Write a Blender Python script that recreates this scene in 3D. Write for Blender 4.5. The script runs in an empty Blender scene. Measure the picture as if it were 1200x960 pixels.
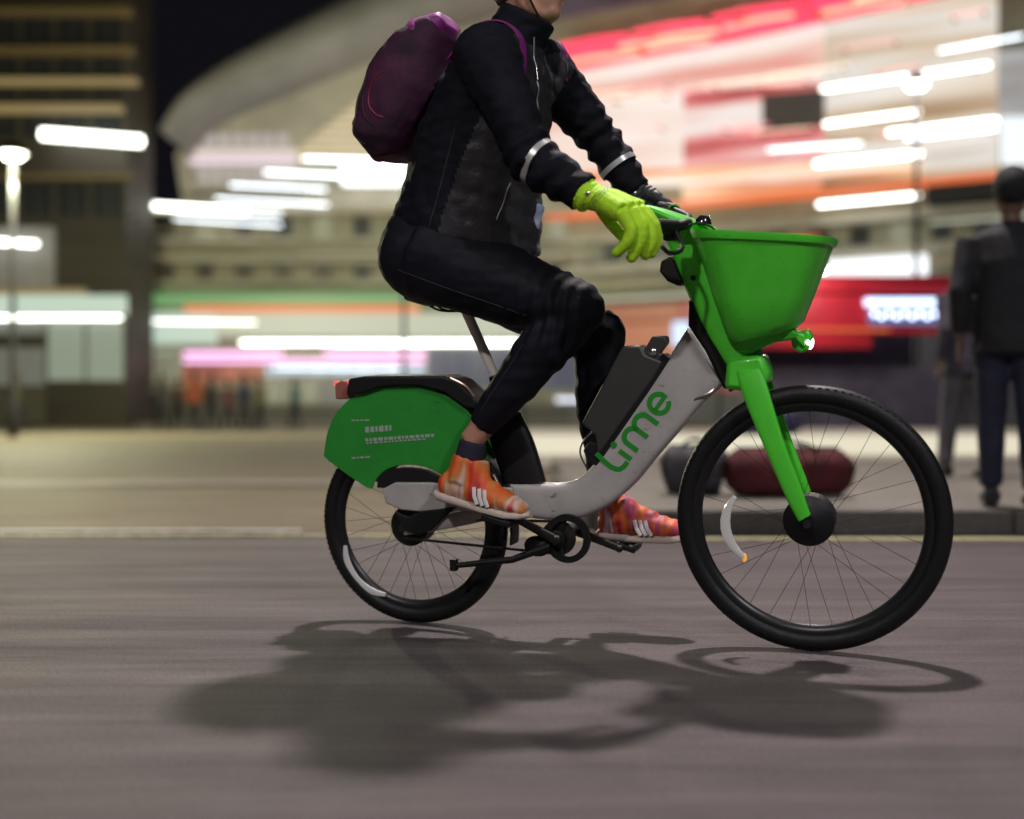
import bpy, bmesh, math, random
from mathutils import Vector, Matrix, noise
random.seed(7)
R = math.radians
SC = bpy.context.scene
COL = SC.collection
# ------------------------------------------------------------------ camera
F = 1340.0                      # focal length in pixels of the 1200 px wide photograph
CAMZ = 0.637
cam = bpy.data.cameras.new('camera'); camo = bpy.data.objects.new('camera', cam); COL.objects.link(camo)
camo.location = (0, 0, CAMZ); camo.rotation_euler = (R(90), 0, 0)
cam.sensor_width = 36; cam.lens = F/1200*36; cam.clip_end = 600; cam.clip_start = 0.05
cam.dof.use_dof = True; cam.dof.focus_distance = 3.12; cam.dof.aperture_fstop = 1.0
SC.camera = camo
# ------------------------------------------------------------------ world (night sky, faint city glow)
w = bpy.data.worlds.new('World'); SC.world = w; w.use_nodes = True
bg = w.node_tree.nodes['Background']; bg.inputs[0].default_value = (0.55, 0.52, 0.75, 1); bg.inputs[1].default_value = 0.009
SC.view_settings.view_transform = 'Standard'; SC.view_settings.look = 'None'
SC.view_settings.exposure = 0.0; SC.view_settings.gamma = 1.0

# ------------------------------------------------------------------ helpers
def P(px, py, Y):
    return Vector(((px-600)/F*Y, Y, CAMZ+(480-py)/F*Y))
def link(o, parent=None):
    COL.objects.link(o)
    if parent is not None: o.parent = parent
    return o
def tag(o, label=None, cat=None, group=None, kind=None):
    if label: o['label'] = label
    if cat: o['category'] = cat
    if group: o['group'] = group
    if kind: o['kind'] = kind
    return o
def empty(name, loc=(0,0,0), rz=0.0, parent=None):
    o = bpy.data.objects.new(name, None); o.location = loc; o.rotation_euler = (0,0,rz); o.empty_display_size = .2
    return link(o, parent)
def obj(name, bm, m, parent=None, smooth=True, bevel=0.0):
    me = bpy.data.meshes.new(name)
    bmesh.ops.recalc_face_normals(bm, faces=bm.faces[:])
    bm.to_mesh(me); bm.free()
    ms = m if isinstance(m, (list, tuple)) else [m]
    for k in ms: me.materials.append(k)
    if smooth:
        me.shade_smooth()
        try: me.set_sharp_from_angle(angle=R(38))
        except Exception: pass
    o = bpy.data.objects.new(name, me); link(o, parent)
    if bevel:
        b = o.modifiers.new('bevel', 'BEVEL'); b.width = bevel; b.segments = 2; b.limit_method = 'ANGLE'; b.angle_limit = R(40)
    return o
NB = bmesh.new
def box(bm, c, s, rot=None, mi=0):
    r = bmesh.ops.create_cube(bm, size=1.0)
    M = Matrix.Translation(c) @ (rot.to_4x4() if rot is not None else Matrix.Identity(4)) @ Matrix.Diagonal((s[0], s[1], s[2], 1))
    bmesh.ops.transform(bm, matrix=M, verts=r['verts'])
    if mi:
        for f in {f for v in r['verts'] for f in v.link_faces}: f.material_index = mi
    return r['verts']
def bb(bm, x0, x1, y0, y1, z0, z1, mi=0):
    return box(bm, ((x0+x1)/2, (y0+y1)/2, (z0+z1)/2), (abs(x1-x0), abs(y1-y0), abs(z1-z0)), None, mi)
def ball(bm, c, r, seg=16, rot=None):
    if not hasattr(r, '__len__'): r = (r, r, r)
    k = bmesh.ops.create_uvsphere(bm, u_segments=seg, v_segments=max(6, seg*3//4), radius=1.0)
    M = Matrix.Translation(c) @ (rot.to_4x4() if rot is not None else Matrix.Identity(4)) @ Matrix.Diagonal((r[0], r[1], r[2], 1))
    bmesh.ops.transform(bm, matrix=M, verts=k['verts'])
def rings(bm, rs, closed=False, cap=True):
    n = len(rs[0]); vs = [[bm.verts.new(p) for p in ring] for ring in rs]
    m = len(vs)
    for i in range(m if closed else m-1):
        a, b = vs[i], vs[(i+1) % m]
        for j in range(n):
            try: bm.faces.new((a[j], a[(j+1) % n], b[(j+1) % n], b[j]))
            except ValueError: pass
    if cap and not closed:
        try: bm.faces.new(vs[0]); bm.faces.new(vs[-1])
        except ValueError: pass
    return vs
def tube(bm, pts, rad, n=12, side=None, cap=True, closed=False, ex=2.0, phase=0.0):
    """swept section; rad: number, list of numbers or list of (in-plane, sideways)"""
    pts = [Vector(p) for p in pts]; m = len(pts)
    if not hasattr(rad, '__len__'): rad = [rad]*m
    out = []; prev = None
    for i, p in enumerate(pts):
        if closed: t = pts[(i+1) % m]-pts[i-1]
        else: t = pts[min(i+1, m-1)]-pts[max(i-1, 0)]
        t.normalize()
        if side is not None: s = Vector(side)
        elif prev is not None: s = prev
        else: s = Vector((0,1,0)) if abs(t.y) < .8 else Vector((1,0,0))
        s = (s - t*s.dot(t))
        s.normalize(); prev = s
        u = t.cross(s); r = rad[i]
        ru, rs_ = (r if hasattr(r, '__len__') else (r, r))
        ring = []
        for k in range(n):
            a = 2*math.pi*k/n + phase
            c, d = math.cos(a), math.sin(a)
            c = math.copysign(abs(c)**(2/ex), c); d = math.copysign(abs(d)**(2/ex), d)
            ring.append(p + u*(ru*c) + s*(rs_*d))
        out.append(ring)
    rings(bm, out, closed=closed, cap=cap)
def spline(pts, sub=6, closed=False):
    """Catmull-Rom through vectors or tuples"""
    pts = [tuple(p) for p in pts]; n = len(pts); out = []
    for i in range(n if closed else n-1):
        g = (lambda k: pts[k % n]) if closed else (lambda k: pts[min(max(k, 0), n-1)])
        p0, p1, p2, p3 = g(i-1), g(i), g(i+1), g(i+2)
        for s in range(sub):
            t = s/sub
            out.append(tuple(.5*((2*b)+(-a+c)*t+(2*a-5*b+4*c-d)*t*t+(-a+3*b-3*c+d)*t**3) for a, b, c, d in zip(p0, p1, p2, p3)))
    if not closed: out.append(pts[-1])
    return out
def prism(bm, poly, d, mi=0):
    """poly: list of Vectors (planar), extruded along d"""
    a = [bm.verts.new(p) for p in poly]; b = [bm.verts.new(Vector(p)+Vector(d)) for p in poly]
    fs = [bm.faces.new(a), bm.faces.new(list(reversed(b)))]
    n = len(a)
    for i in range(n): fs.append(bm.faces.new((a[i], b[i], b[(i+1) % n], a[(i+1) % n])))
    for f in fs: f.material_index = mi
def lathe(bm, prof, axis_o, ax=Vector((0,0,1)), n=24, cap=True):
    """prof: (radius, height along axis)"""
    ax = Vector(ax).normalized(); u = ax.orthogonal().normalized(); v = ax.cross(u)
    rs = [[Vector(axis_o)+ax*h+(u*math.cos(2*math.pi*k/n)+v*math.sin(2*math.pi*k/n))*r for k in range(n)] for r, h in prof]
    rings(bm, rs, cap=cap)
def torus(bm, c, Rm, prof, n=72, axis='y'):
    """ring around the local y axis; prof: list of (radial offset, sideways offset) closed section"""
    rs = []
    for k in range(n):
        a = 2*math.pi*k/n; rs.append([Vector((c[0]+(Rm+p)*math.cos(a), c[1]+q, c[2]+(Rm+p)*math.sin(a))) for p, q in prof])
    rings(bm, rs, closed=True)
def circ(r, n=12, sy=1.0): return [(r*math.cos(2*math.pi*k/n), sy*r*math.sin(2*math.pi*k/n)) for k in range(n)]
def organic(name, bm, m, parent=None, voxel=.008, smooth=4, disp=None, sf=.5):
    """fuse overlapping closed pieces into one continuous skin"""
    me = bpy.data.meshes.new('tmp'); bmesh.ops.recalc_face_normals(bm, faces=bm.faces[:]); bm.to_mesh(me); bm.free()
    o = bpy.data.objects.new('tmp', me); COL.objects.link(o)
    r = o.modifiers.new('r', 'REMESH'); r.mode = 'VOXEL'; r.voxel_size = voxel; r.adaptivity = 0
    s = o.modifiers.new('s', 'SMOOTH'); s.iterations = smooth; s.factor = sf
    dg = bpy.context.evaluated_depsgraph_get(); dg.update()
    nm = bpy.data.meshes.new_from_object(o.evaluated_get(dg)); nm.name = name
    bpy.data.objects.remove(o); bpy.data.meshes.remove(me)
    if disp:
        nr = [v.normal.copy() for v in nm.vertices]
        for v, k in zip(nm.vertices, nr): v.co += k*disp(v.co, k)
    nm.materials.clear()
    for k in (m if isinstance(m, (list, tuple)) else [m]): nm.materials.append(k)
    nm.shade_smooth()
    q = bpy.data.objects.new(name, nm); return link(q, parent)

# ------------------------------------------------------------------ materials
MATS = {}
def mat(name, col, rough=.6, metal=0.0, nscale=0, namt=.25, bump=0.0, bscale=60, stretch=(1,1,1), coat=0.0, emis=None, es=0.0, spec=.5, col2=None, sheen=0.0):
    if name in MATS: return MATS[name]
    m = bpy.data.materials.new(name); m.use_nodes = True; nt = m.node_tree; N = nt.nodes; L = nt.links
    b = N['Principled BSDF']
    b.inputs['Base Color'].default_value = (*col, 1); b.inputs['Roughness'].default_value = rough; b.inputs['Metallic'].default_value = metal
    b.inputs['Specular IOR Level'].default_value = spec
    if coat: b.inputs['Coat Weight'].default_value = coat; b.inputs['Coat Roughness'].default_value = .12
    if sheen: b.inputs['Sheen Weight'].default_value = sheen; b.inputs['Sheen Roughness'].default_value = .5
    if emis: b.inputs['Emission Color'].default_value = (*emis, 1); b.inputs['Emission Strength'].default_value = es
    if nscale or bump:
        tc = N.new('ShaderNodeTexCoord'); mp = N.new('ShaderNodeMapping'); mp.inputs['Scale'].default_value = stretch
        L.new(tc.outputs['Object'], mp.inputs['Vector'])
    if nscale:
        n = N.new('ShaderNodeTexNoise'); n.inputs['Scale'].default_value = nscale; n.inputs['Detail'].default_value = 5; n.inputs['Roughness'].default_value = .6
        L.new(mp.outputs[0], n.inputs['Vector'])
        cr = N.new('ShaderNodeValToRGB'); cr.color_ramp.elements[0].position = .35; cr.color_ramp.elements[1].position = .68
        c2 = col2 or tuple(c*(1-namt) for c in col); 
        cr.color_ramp.elements[0].color = (*c2, 1); cr.color_ramp.elements[1].color = (*col, 1)
        L.new(n.outputs[0], cr.inputs[0]); L.new(cr.outputs[0], b.inputs['Base Color'])
        mr = N.new('ShaderNodeMapRange'); mr.inputs[3].default_value = min(1, rough+.12); mr.inputs[4].default_value = max(.03, rough-.1)
        L.new(n.outputs[0], mr.inputs[0]); L.new(mr.outputs[0], b.inputs['Roughness'])
    if bump:
        n2 = N.new('ShaderNodeTexNoise'); n2.inputs['Scale'].default_value = bscale; n2.inputs['Detail'].default_value = 6
        L.new(mp.outputs[0], n2.inputs['Vector'])
        bp = N.new('ShaderNodeBump'); bp.inputs['Strength'].default_value = bump; bp.inputs['Distance'].default_value = .01
        L.new(n2.outputs[0], bp.inputs['Height']); L.new(bp.outputs[0], b.inputs['Normal'])
    MATS[name] = m; return m
def glow(name, col, s): return mat(name, (.07,.07,.07), .4, emis=col, es=s)
def screen_mat(name, ramp, strength, scale=(.25,1,1.1), nscale=1.0, seed=0.0, coord='Object'):
    m = bpy.data.materials.new(name); m.use_nodes = True; nt = m.node_tree; N = nt.nodes; L = nt.links
    b = N['Principled BSDF']; b.inputs['Base Color'].default_value = (.03,.03,.03,1); b.inputs['Roughness'].default_value = .3
    tc = N.new('ShaderNodeTexCoord'); mp = N.new('ShaderNodeMapping'); mp.inputs['Scale'].default_value = scale; mp.inputs['Location'].default_value = (seed, seed*1.7, seed*.6)
    L.new(tc.outputs[coord], mp.inputs['Vector'])
    n = N.new('ShaderNodeTexNoise'); n.inputs['Scale'].default_value = nscale; n.inputs['Detail'].default_value = 3.5; n.inputs['Distortion'].default_value = .35
    L.new(mp.outputs[0], n.inputs['Vector'])
    cr = N.new('ShaderNodeValToRGB'); e = cr.color_ramp.elements
    while len(e) > 1: e.remove(e[0])
    e[0].position = ramp[0][0]; e[0].color = (*ramp[0][1], 1)
    for p, c in ramp[1:]:
        k = e.new(p); k.color = (*c, 1)
    L.new(n.outputs[0], cr.inputs[0]); L.new(cr.outputs[0], b.inputs['Emission Color']); b.inputs['Emission Strength'].default_value = strength
    return m

M_frame = mat('frame_paint', (.46,.44,.425), .42, nscale=9, namt=.22, coat=.35, bump=.03, bscale=40)
def add_scuffs(m, col, scale=22, lo=.60, hi=.68, stretch=(1,1,2.2)):
    N = m.node_tree.nodes; L = m.node_tree.links; b = N['Principled BSDF']; lk = b.inputs['Base Color'].links[0]; src = lk.from_socket
    tc = N.new('ShaderNodeTexCoord'); mp = N.new('ShaderNodeMapping'); mp.inputs['Scale'].default_value = stretch; mp.inputs['Rotation'].default_value = (0,R(40),0)
    n = N.new('ShaderNodeTexNoise'); n.inputs['Scale'].default_value = scale; n.inputs['Detail'].default_value = 8; n.inputs['Roughness'].default_value = .75
    r = N.new('ShaderNodeMapRange'); r.inputs[1].default_value = lo; r.inputs[2].default_value = hi
    mx = N.new('ShaderNodeMix'); mx.data_type = 'RGBA'
    L.new(tc.outputs['Object'], mp.inputs[0]); L.new(mp.outputs[0], n.inputs[0]); L.new(n.outputs[0], r.inputs[0]); L.new(r.outputs[0], mx.inputs[0])
    L.new(src, mx.inputs[6]); mx.inputs[7].default_value = (*col,1); L.new(mx.outputs[2], b.inputs['Base Color'])
add_scuffs(M_frame, (.13,.115,.10))
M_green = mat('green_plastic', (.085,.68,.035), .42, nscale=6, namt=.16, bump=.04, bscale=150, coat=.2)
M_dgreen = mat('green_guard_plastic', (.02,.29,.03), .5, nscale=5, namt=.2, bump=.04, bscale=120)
add_scuffs(M_green, (.04,.22,.03), 30, .60, .72); add_scuffs(M_dgreen, (.012,.11,.02), 18, .6, .72)
M_logo = mat('green_lettering', (.012,.26,.018), .5)
M_tyre = mat('tyre_rubber', (.008,.008,.009), .5, nscale=40, namt=.4, bump=.15, bscale=200, spec=.35)
M_rim = mat('rim_black_metal', (.012,.012,.014), .35, .2)
M_black = mat('black_plastic', (.009,.009,.010), .5, nscale=20, namt=.3, bump=.06, bscale=90, spec=.35)
M_gloss = mat('gloss_black', (.012,.012,.014), .18, coat=.5)
M_batt = mat('battery_grey_plastic', (.04,.037,.037), .5, nscale=12, namt=.3, bump=.05, bscale=160)
M_chrome = mat('brushed_metal', (.62,.6,.58), .25, 1.0)
M_dmetal = mat('dark_metal', (.09,.085,.08), .35, .9, nscale=30, namt=.4)
M_refl = mat('white_reflector', (.7,.7,.68), .18, emis=None, coat=.6)
M_refltape = mat('reflective_tape', (.5,.5,.5), .35, .3)
M_amber = mat('amber_reflector_glint', (.9,.35,.02), .2, emis=(1,.4,.05), es=.6)  # emission stands for the glint of the reflector
M_redl = mat('red_tail_lens', (.5,.02,.02), .2, emis=(1,.05,.04), es=2.0)
M_pinkl = mat('tail_light_housing', (.35,.12,.10), .3)
M_head = glow('headlight_glass', (.85,.95,1), 14)
M_mark = mat('pale_guard_marks', (.34,.38,.35), .6)
# ------------------------------------------------------------------ street lamp that throws the rider's shadow, and two added fill lamps
M_lamp = glow('street_lamp_lens', (1,.93,.82), 8)
M_pole = mat('lamp_pole_paint', (.03,.03,.035), .45, nscale=8)
def street_lamp(base, head, power, color, label, size=.3, tilt=(0,0)):
    b = Vector(base); h = Vector(head)
    t = empty('street_lamp', b); tag(t, label, 'street lamp')
    rel = h-b
    bm = NB(); tube(bm, [(0,0,0),(0,0,.6),(0,0,.62),(0,0,rel.z+.25)], [.11,.10,.07,.05], 16); obj('pole', bm, M_pole, t)
    bm = NB(); arm = spline([(0,0,rel.z-.1),(0,0,rel.z+.15),(rel.x*.25,rel.y*.25,rel.z+.32),(rel.x*.9,rel.y*.9,rel.z+.16)], 6); tube(bm, arm, .035, 10); obj('arm', bm, M_pole, t)
    bm = NB(); lathe(bm, [(.02,.2),(.12,.17),(size*.9,.06),(size*.95,.02)], rel, n=28); hd = obj('lamp_head', bm, M_pole, t)
    bm = NB(); lathe(bm, [(size*.5,.018),(size*.85,.0175)], rel, n=28, cap=False); obj('lens', bm, M_lamp, hd)
    l = bpy.data.lights.new('lamp_light', 'AREA'); l.shape = 'DISK'; l.size = size; l.energy = power; l.color = color
    lo = bpy.data.objects.new('lamp_light', l); lo.location = rel; lo.rotation_euler = (R(tilt[0]), R(tilt[1]), 0); link(lo, t)
    return t
street_lamp((4.6,8.2,.12), (1.2,7.35,9.9), 2350, (1,.89,.87), 'black street lamp arching over the kerb behind the rider', .60, (-26,0))
street_lamp((-5.2,-5.0,0), (-3.2,-3.6,6.2), 470, (1,.95,.92), 'fill lamp on a black post added on the near side left of the camera', .5, (38,0))  # unseen lamp added as soft frontal fill
street_lamp((5.6,-4.5,0), (3.4,-2.8,6.0), 430, (.97,.93,1), 'fill lamp on a black post added on the near side right of the camera', .5, (38,0))  # second unseen lamp added for the fill from the camera side

# ================================================================== SETTING: ground
def asphalt(name, col, col2, rough=.75, sx=.35):
    m = bpy.data.materials.new(name); m.use_nodes = True; nt = m.node_tree; N = nt.nodes; L = nt.links; b = N['Principled BSDF']
    tc = N.new('ShaderNodeTexCoord')
    mp = N.new('ShaderNodeMapping'); mp.inputs['Scale'].default_value = (sx, 3.6, 1); L.new(tc.outputs['Object'], mp.inputs[0])
    n1 = N.new('ShaderNodeTexNoise'); n1.inputs['Scale'].default_value = 1.6; n1.inputs['Detail'].default_value = 8; n1.inputs['Roughness'].default_value = .72; L.new(mp.outputs[0], n1.inputs[0])
    n2 = N.new('ShaderNodeTexNoise'); n2.inputs['Scale'].default_value = 95; n2.inputs['Detail'].default_value = 4; n2.inputs['Roughness'].default_value = .7; L.new(tc.outputs['Object'], n2.inputs[0])
    v = N.new('ShaderNodeTexVoronoi'); v.inputs['Scale'].default_value = 210; L.new(tc.outputs['Object'], v.inputs[0])
    cr = N.new('ShaderNodeValToRGB'); cr.color_ramp.elements[0].position = .34; cr.color_ramp.elements[1].position = .68
    cr.color_ramp.elements[0].color = (*col2, 1); cr.color_ramp.elements[1].color = (*col, 1); L.new(n1.outputs[0], cr.inputs[0])
    mx = N.new('ShaderNodeMix'); mx.data_type = 'RGBA'; mx.blend_type = 'OVERLAY'; mx.inputs[0].default_value = .9
    L.new(cr.outputs[0], mx.inputs[6]); L.new(n2.outputs[0], mx.inputs[7]); L.new(mx.outputs[2], b.inputs['Base Color'])
    mr = N.new('ShaderNodeMapRange'); mr.inputs[3].default_value = rough+.12; mr.inputs[4].default_value = rough-.16; L.new(n1.outputs[0], mr.inputs[0]); L.new(mr.outputs[0], b.inputs['Roughness'])
    b.inputs['Specular IOR Level'].default_value = .35
    ad = N.new('ShaderNodeMath'); ad.operation = 'MULTIPLY_ADD'; ad.inputs[1].default_value = .6; L.new(v.outputs[0], ad.inputs[0]); L.new(n2.outputs[0], ad.inputs[2])
    bp = N.new('ShaderNodeBump'); bp.inputs['Strength'].default_value = .7; bp.inputs['Distance'].default_value = .006; L.new(ad.outputs[0], bp.inputs['Height']); L.new(bp.outputs[0], b.inputs['Normal'])
    return m
M_road = asphalt('road_asphalt', (.108,.088,.088), (.048,.040,.044))
M_road2 = asphalt('far_carriageway_asphalt', (.19,.15,.09), (.07,.055,.036), .7)
M_pave = asphalt('pavement_stone', (.19,.18,.15), (.13,.115,.10), .7, 1.0)
bm = NB(); bb(bm, -150, 150, -40, 200, -.5, 0); tag(obj('ground', bm, M_road, smooth=False), kind='structure')
bm = NB(); bb(bm, -60, 60, 5.95, 41, -.1, .004); tag(obj('far_carriageway', bm, M_road2, smooth=False), kind='structure')
bm = NB(); bb(bm, -60, 60, 41, 46, -.1, .13); tag(obj('far_pavement', bm, M_pave, smooth=False, bevel=.02), kind='structure')
# painted line and iron gutter channel across the street
M_line = mat('worn_line_paint', (.62,.60,.30), .6, nscale=14, col2=(.25,.23,.12), stretch=(1,6,1))
M_wline = mat('worn_white_paint', (.62,.60,.55), .6, nscale=10, col2=(.3,.28,.26), stretch=(1,6,1))
bm = NB(); bb(bm, -14, .3, 5.72, 5.78, -.01, .008); tag(obj('yellow_line', bm, M_line, smooth=False), kind='structure')
bm = NB(); bb(bm, -14, -1.1, 5.92, 5.99, -.01, .012); tag(obj('white_line', bm, M_wline, smooth=False), kind='structure')
bm = NB(); bb(bm, .3, 14, 5.55, 5.63, -.01, .008); tag(obj('kerb_line', bm, M_line, smooth=False), kind='structure')
bm = NB(); bb(bm, -30, .2, 9.35, 9.55, -.01, .010); tag(obj('gutter_channel', bm, mat('gutter_iron', (.025,.022,.02), .6), smooth=False), kind='structure')
bm = NB(); bb(bm, -30, .2, 9.58, 10.1, -.01, .014); tag(obj('gutter_stone', bm, mat('gutter_stone', (.24,.19,.15), .7, nscale=3), smooth=False), kind='structure')
bm = NB(); bb(bm, -40, -2, 27.6, 28.4, -.01, .012); tag(obj('lane_marking', bm, M_wline, smooth=False), kind='structure')
# raised pavement with its kerb on the right, and the stone steps beyond
M_kerb = mat('kerb_granite', (.08,.075,.07), .7, nscale=20, namt=.3, bump=.2, bscale=60)
M_step = mat('step_portland_stone', (.62,.58,.47), .65, nscale=3, namt=.2, bump=.1, bscale=30)
bm = NB(); poly = [(.42,6.3),(.48,6.0),(.7,5.84),(14,5.84),(14,12),(.42,12)]
prism(bm, [Vector((x,y,-.05)) for x, y in poly], (0,0,.17)); tag(obj('pavement', bm, M_pave, smooth=False), kind='structure')
bm = NB()
def kerbpiece(a, b):
    a = Vector((*a, 0)); b = Vector((*b, 0)); d = (b-a); n = Vector((d.y,-d.x,0)).normalized()*.09
    prism(bm, [a+n, b+n, b, a], (0,0,.128))
x = .7
while x < 13.5: kerbpiece((x,5.838), (x+.905,5.838)); x += .915
kerbpiece((.48,6.0),(.69,5.842)); kerbpiece((.42,6.3),(.478,6.01)); kerbpiece((.419,9.2),(.419,6.31))
tag(obj('kerb', bm, M_kerb, smooth=False, bevel=.008), kind='structure')
bm = NB()
bb(bm, -1.15, 14, 12.0, 17.0, -.05, .13); bb(bm, -1.15, 14, 12.5, 17, .12, .36)
st = tag(obj('stone_steps', bm, M_step, smooth=False, bevel=.02), 'two pale stone steps with added glowing risers running behind the bicycle', 'steps')

bm = NB(); bb(bm, -1.1, 14, 12.485, 12.499, .145, .352); obj('riser_glow', bm, glow('cream_riser_glow', (.80,.74,.56), .95), st, smooth=False)  # emission added to the riser to brighten the steps, no lamp there
bm = NB(); bb(bm, -1.1, 14, 11.985, 11.999, .03, .075); obj('riser_glow', bm, glow('dim_riser_glow', (.5,.46,.36), .5), st, smooth=False)  # fainter glow added on the lower riser
# ================================================================== BICYCLE
REAR = Vector((-.283, 3.42, 0)); FRONT = Vector((.79, 3.02, 0))
HEAD = math.atan2(FRONT.y-REAR.y, FRONT.x-REAR.x); WB = (FRONT-REAR).length
LEAN = R(5)
BM_ = Matrix.Translation(REAR) @ Matrix.Rotation(HEAD, 4, 'Z') @ Matrix.Rotation(LEAN, 4, 'X')
BI = BM_.inverted(); CL = BI @ Vector((0,0,CAMZ))
def B(px, py, v=0.0):
    """the point of the plane v metres left of the bicycle's middle plane seen at photograph pixel px, py (bicycle coordinates)"""
    d = BI.to_3x3() @ Vector(((px-600)/F, 1, (480-py)/F))
    return CL + d*((v-CL.y)/d.y)
bike = empty('rental_bicycle'); bike.matrix_world = BM_
tag(bike, 'green and silver rental bicycle with front basket being ridden along the road', 'bicycle')
Y = Vector((0,1,0))
RW, FW = .298, .352
rh = Vector((0,0,RW)); fh = Vector((WB,0,FW))
def wheel(name, c, rad, hubr, refl):
    bm = NB(); torus(bm, c, rad-.048, [(.012,-.013),(.012,.013),(-.004,.015),(-.018,.008),(-.022,0),(-.018,-.008),(-.004,-.015)], 96)
    random.seed(3)
    ns = 32
    for k in range(ns):
        a = 2*math.pi*k/ns; s = 1 if k % 2 else -1; a2 = a + (.55 if (k//2) % 2 else -.55)
        p = c+Vector((math.cos(a)*(rad-.062), 0, math.sin(a)*(rad-.062))); q = c+Vector((math.cos(a2)*hubr*.85, s*.028, math.sin(a2)*hubr*.85))
        tube(bm, [p, q], .0007, 5)
    wo = obj(name, bm, M_rim, bike)
    bm = NB(); tr = .026
    prof = []
    for k in range(16):
        a = 2*math.pi*k/16; prof.append((tr*.98*math.cos(a), tr*.92*math.sin(a)))
    torus(bm, c, rad-tr, prof, 110)
    # shoulder knobs of the tread
    for k in range(110):
        a = 2*math.pi*k/110
        for s in (-1, 1):
            pa = c+Vector((math.cos(a)*(rad-.0085), s*.012, math.sin(a)*(rad-.0085)))
            box(bm, pa, (.006,.010,.009), Matrix.Rotation(-a, 3, 'Y'))
    obj('tyre', bm, M_tyre, wo)
    bm = NB(); torus(bm, c, rad-.0465, [(.0125,-.0215),(.0155,-.021),(.0155,-.0195),(.0125,-.0195)], 96); obj('reflective_sidewall', bm, mat('sidewall_band', (.30,.30,.31), .4), wo)
    bm = NB(); lathe(bm, [(.012,-.052),(.02,-.05),(hubr*.75,-.042),(hubr,-.030),(hubr,.030),(hubr*.75,.042),(.02,.05),(.012,.052)], c, Y, 40)
    obj('hub', bm, M_black, wo)
    bm = NB(); lathe(bm, [(.009,-.078),(.011,-.078),(.011,.078),(.009,.078)], c, Y, 12); obj('axle', bm, M_dmetal, wo)
    for a0, ln, r_, amber in refl:
        bm = NB(); cpts = [c+Vector((math.cos(a0+t*ln)*r_*(1+.10*math.sin(math.pi*(t+.5))), -.016, math.sin(a0+t*ln)*r_*(1+.10*math.sin(math.pi*(t+.5))))) for t in [i/8-.5 for i in range(9)]]
        tube(bm, cpts, [(.004+.010*math.sin(math.pi*(i+.6)/9.2), .004) for i in range(9)], 10, side=Y, ex=3)
        ro = obj('spoke_reflector', bm, M_refl, wo)
        if amber:
            bm = NB(); ball(bm, cpts[-1], (.007,.0035,.012)); obj('amber_tip', bm, M_amber, ro)
    return wo
wheel('front_wheel', fh, FW, .066, [(R(188), .85, .200, True)])
wheel('rear_wheel', rh, RW, .060, [(R(222), .85, .235, False)])
# ---- frame: one swept shell traced from upper and lower edges
top = [(803,385),(781,420),(752,462),(722,506),(704,532),(690,549),(675,562),(655,568),(630,568),(600,567)]
bot = [(846,452),(822,474),(795,505),(765,540),(742,568),(718,589),(700,600),(676,609),(645,611),(604,606)]
def edge_shell(bm, top, bot, hw, n=20, ex=5):
    T = spline([B(x,y,-hw) for x, y in top], 5); U = spline([B(x,y,-hw) for x, y in bot], 5); out = []
    m = len(T)
    for i, (a, b) in enumerate(zip(T, U)):
        a = Vector((a[0],0,a[2])); b = Vector((b[0],0,b[2])); c = (a+b)/2; u = (a-b)/2; ring = []
        for k in range(n):
            t = 2*math.pi*k/n; cc, ss = math.cos(t), math.sin(t)
            cc = math.copysign(abs(cc)**(2/ex), cc); ss = math.copysign(abs(ss)**(2/ex), ss)
            ring.append(c+u*cc+Y*(hw*ss))
        out.append(ring)
    rings(bm, out)
bm = NB(); edge_shell(bm, top, bot, .034, 28, 4.5); frame = obj('frame', bm, M_frame, bike)
# chain stays and rear dropout covers
bm = NB()
for s in (-1, 1):
    a = B(610,590); a.y = s*.034; e = Vector((0,s*.066,RW)); tube(bm, spline([a, a.lerp(e,.5)+Vector((0,s*.012,-.004)), e], 6), [(.022,.010)]*13, 12, side=Y, ex=3)
obj('chain_stay', bm, M_frame, frame)
bm = NB(); prism(bm, [B(x,y,-.082) for x, y in [(447,574),(462,566),(500,566),(560,571),(600,572),(600,604),(560,600),(515,598),(492,600),(470,598),(452,590)]], (0,.02,0)); obj('chain_cover', bm, M_frame, bike, bevel=.004)
# head tube (black, behind the logo tube)
bm = NB(); prism(bm, [Vector((B(x,y,-.03).x,-.030,B(x,y,-.03).z)) for x, y in [(806,350),(814,362),(860,452),(848,458),(826,412),(806,382)]], (0,.06,0)); obj('head_tube', bm, M_black, bike, bevel=.01)
bm = NB(); tube(bm, [B(800,300), B(866,455)], .027, 20); obj('steerer_tube', bm, M_black, bike)
# seat tube, clamp, post, saddle
bm = NB(); edge_shell(bm, [(560,480),(572,520),(588,568)], [(606,484),(622,520),(636,566)], .026, 20, 3); sto = obj('seat_tube', bm, M_black, bike)
bm = NB(); tube(bm, [B(545,362), B(580,440), B(598,490)], .0145, 20); obj('seat_post', bm, mat('bare_alloy', (.78,.74,.70), .4, .1), bike)
bm = NB(); tube(bm, [B(580,440), B(583,448), B(590,470)], [.019,.022,.026], 20); obj('seat_clamp', bm, M_black, bike)
bm = NB()
ss = [(478,343,.010,.035),(486,345,.022,.075),(505,347,.030,.085),(530,348,.028,.066),(560,350,.022,.040),(590,352,.018,.024),(604,355,.010,.014)]
tube(bm, [B(x,y) for x, y, _, _ in ss], [(a,b) for _, _, a, b in ss], 20, side=Y, ex=2.5)
sd = obj('saddle', bm, M_black, bike)
bm = NB()
for s in (-1, 1): tube(bm, spline([B(500,352)+Y*s*.03, B(520,364)+Y*s*.022, B(560,363)+Y*s*.022, B(585,356)+Y*s*.012], 5), .0035, 8)
obj('rail', bm, M_dmetal, sd)
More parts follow.
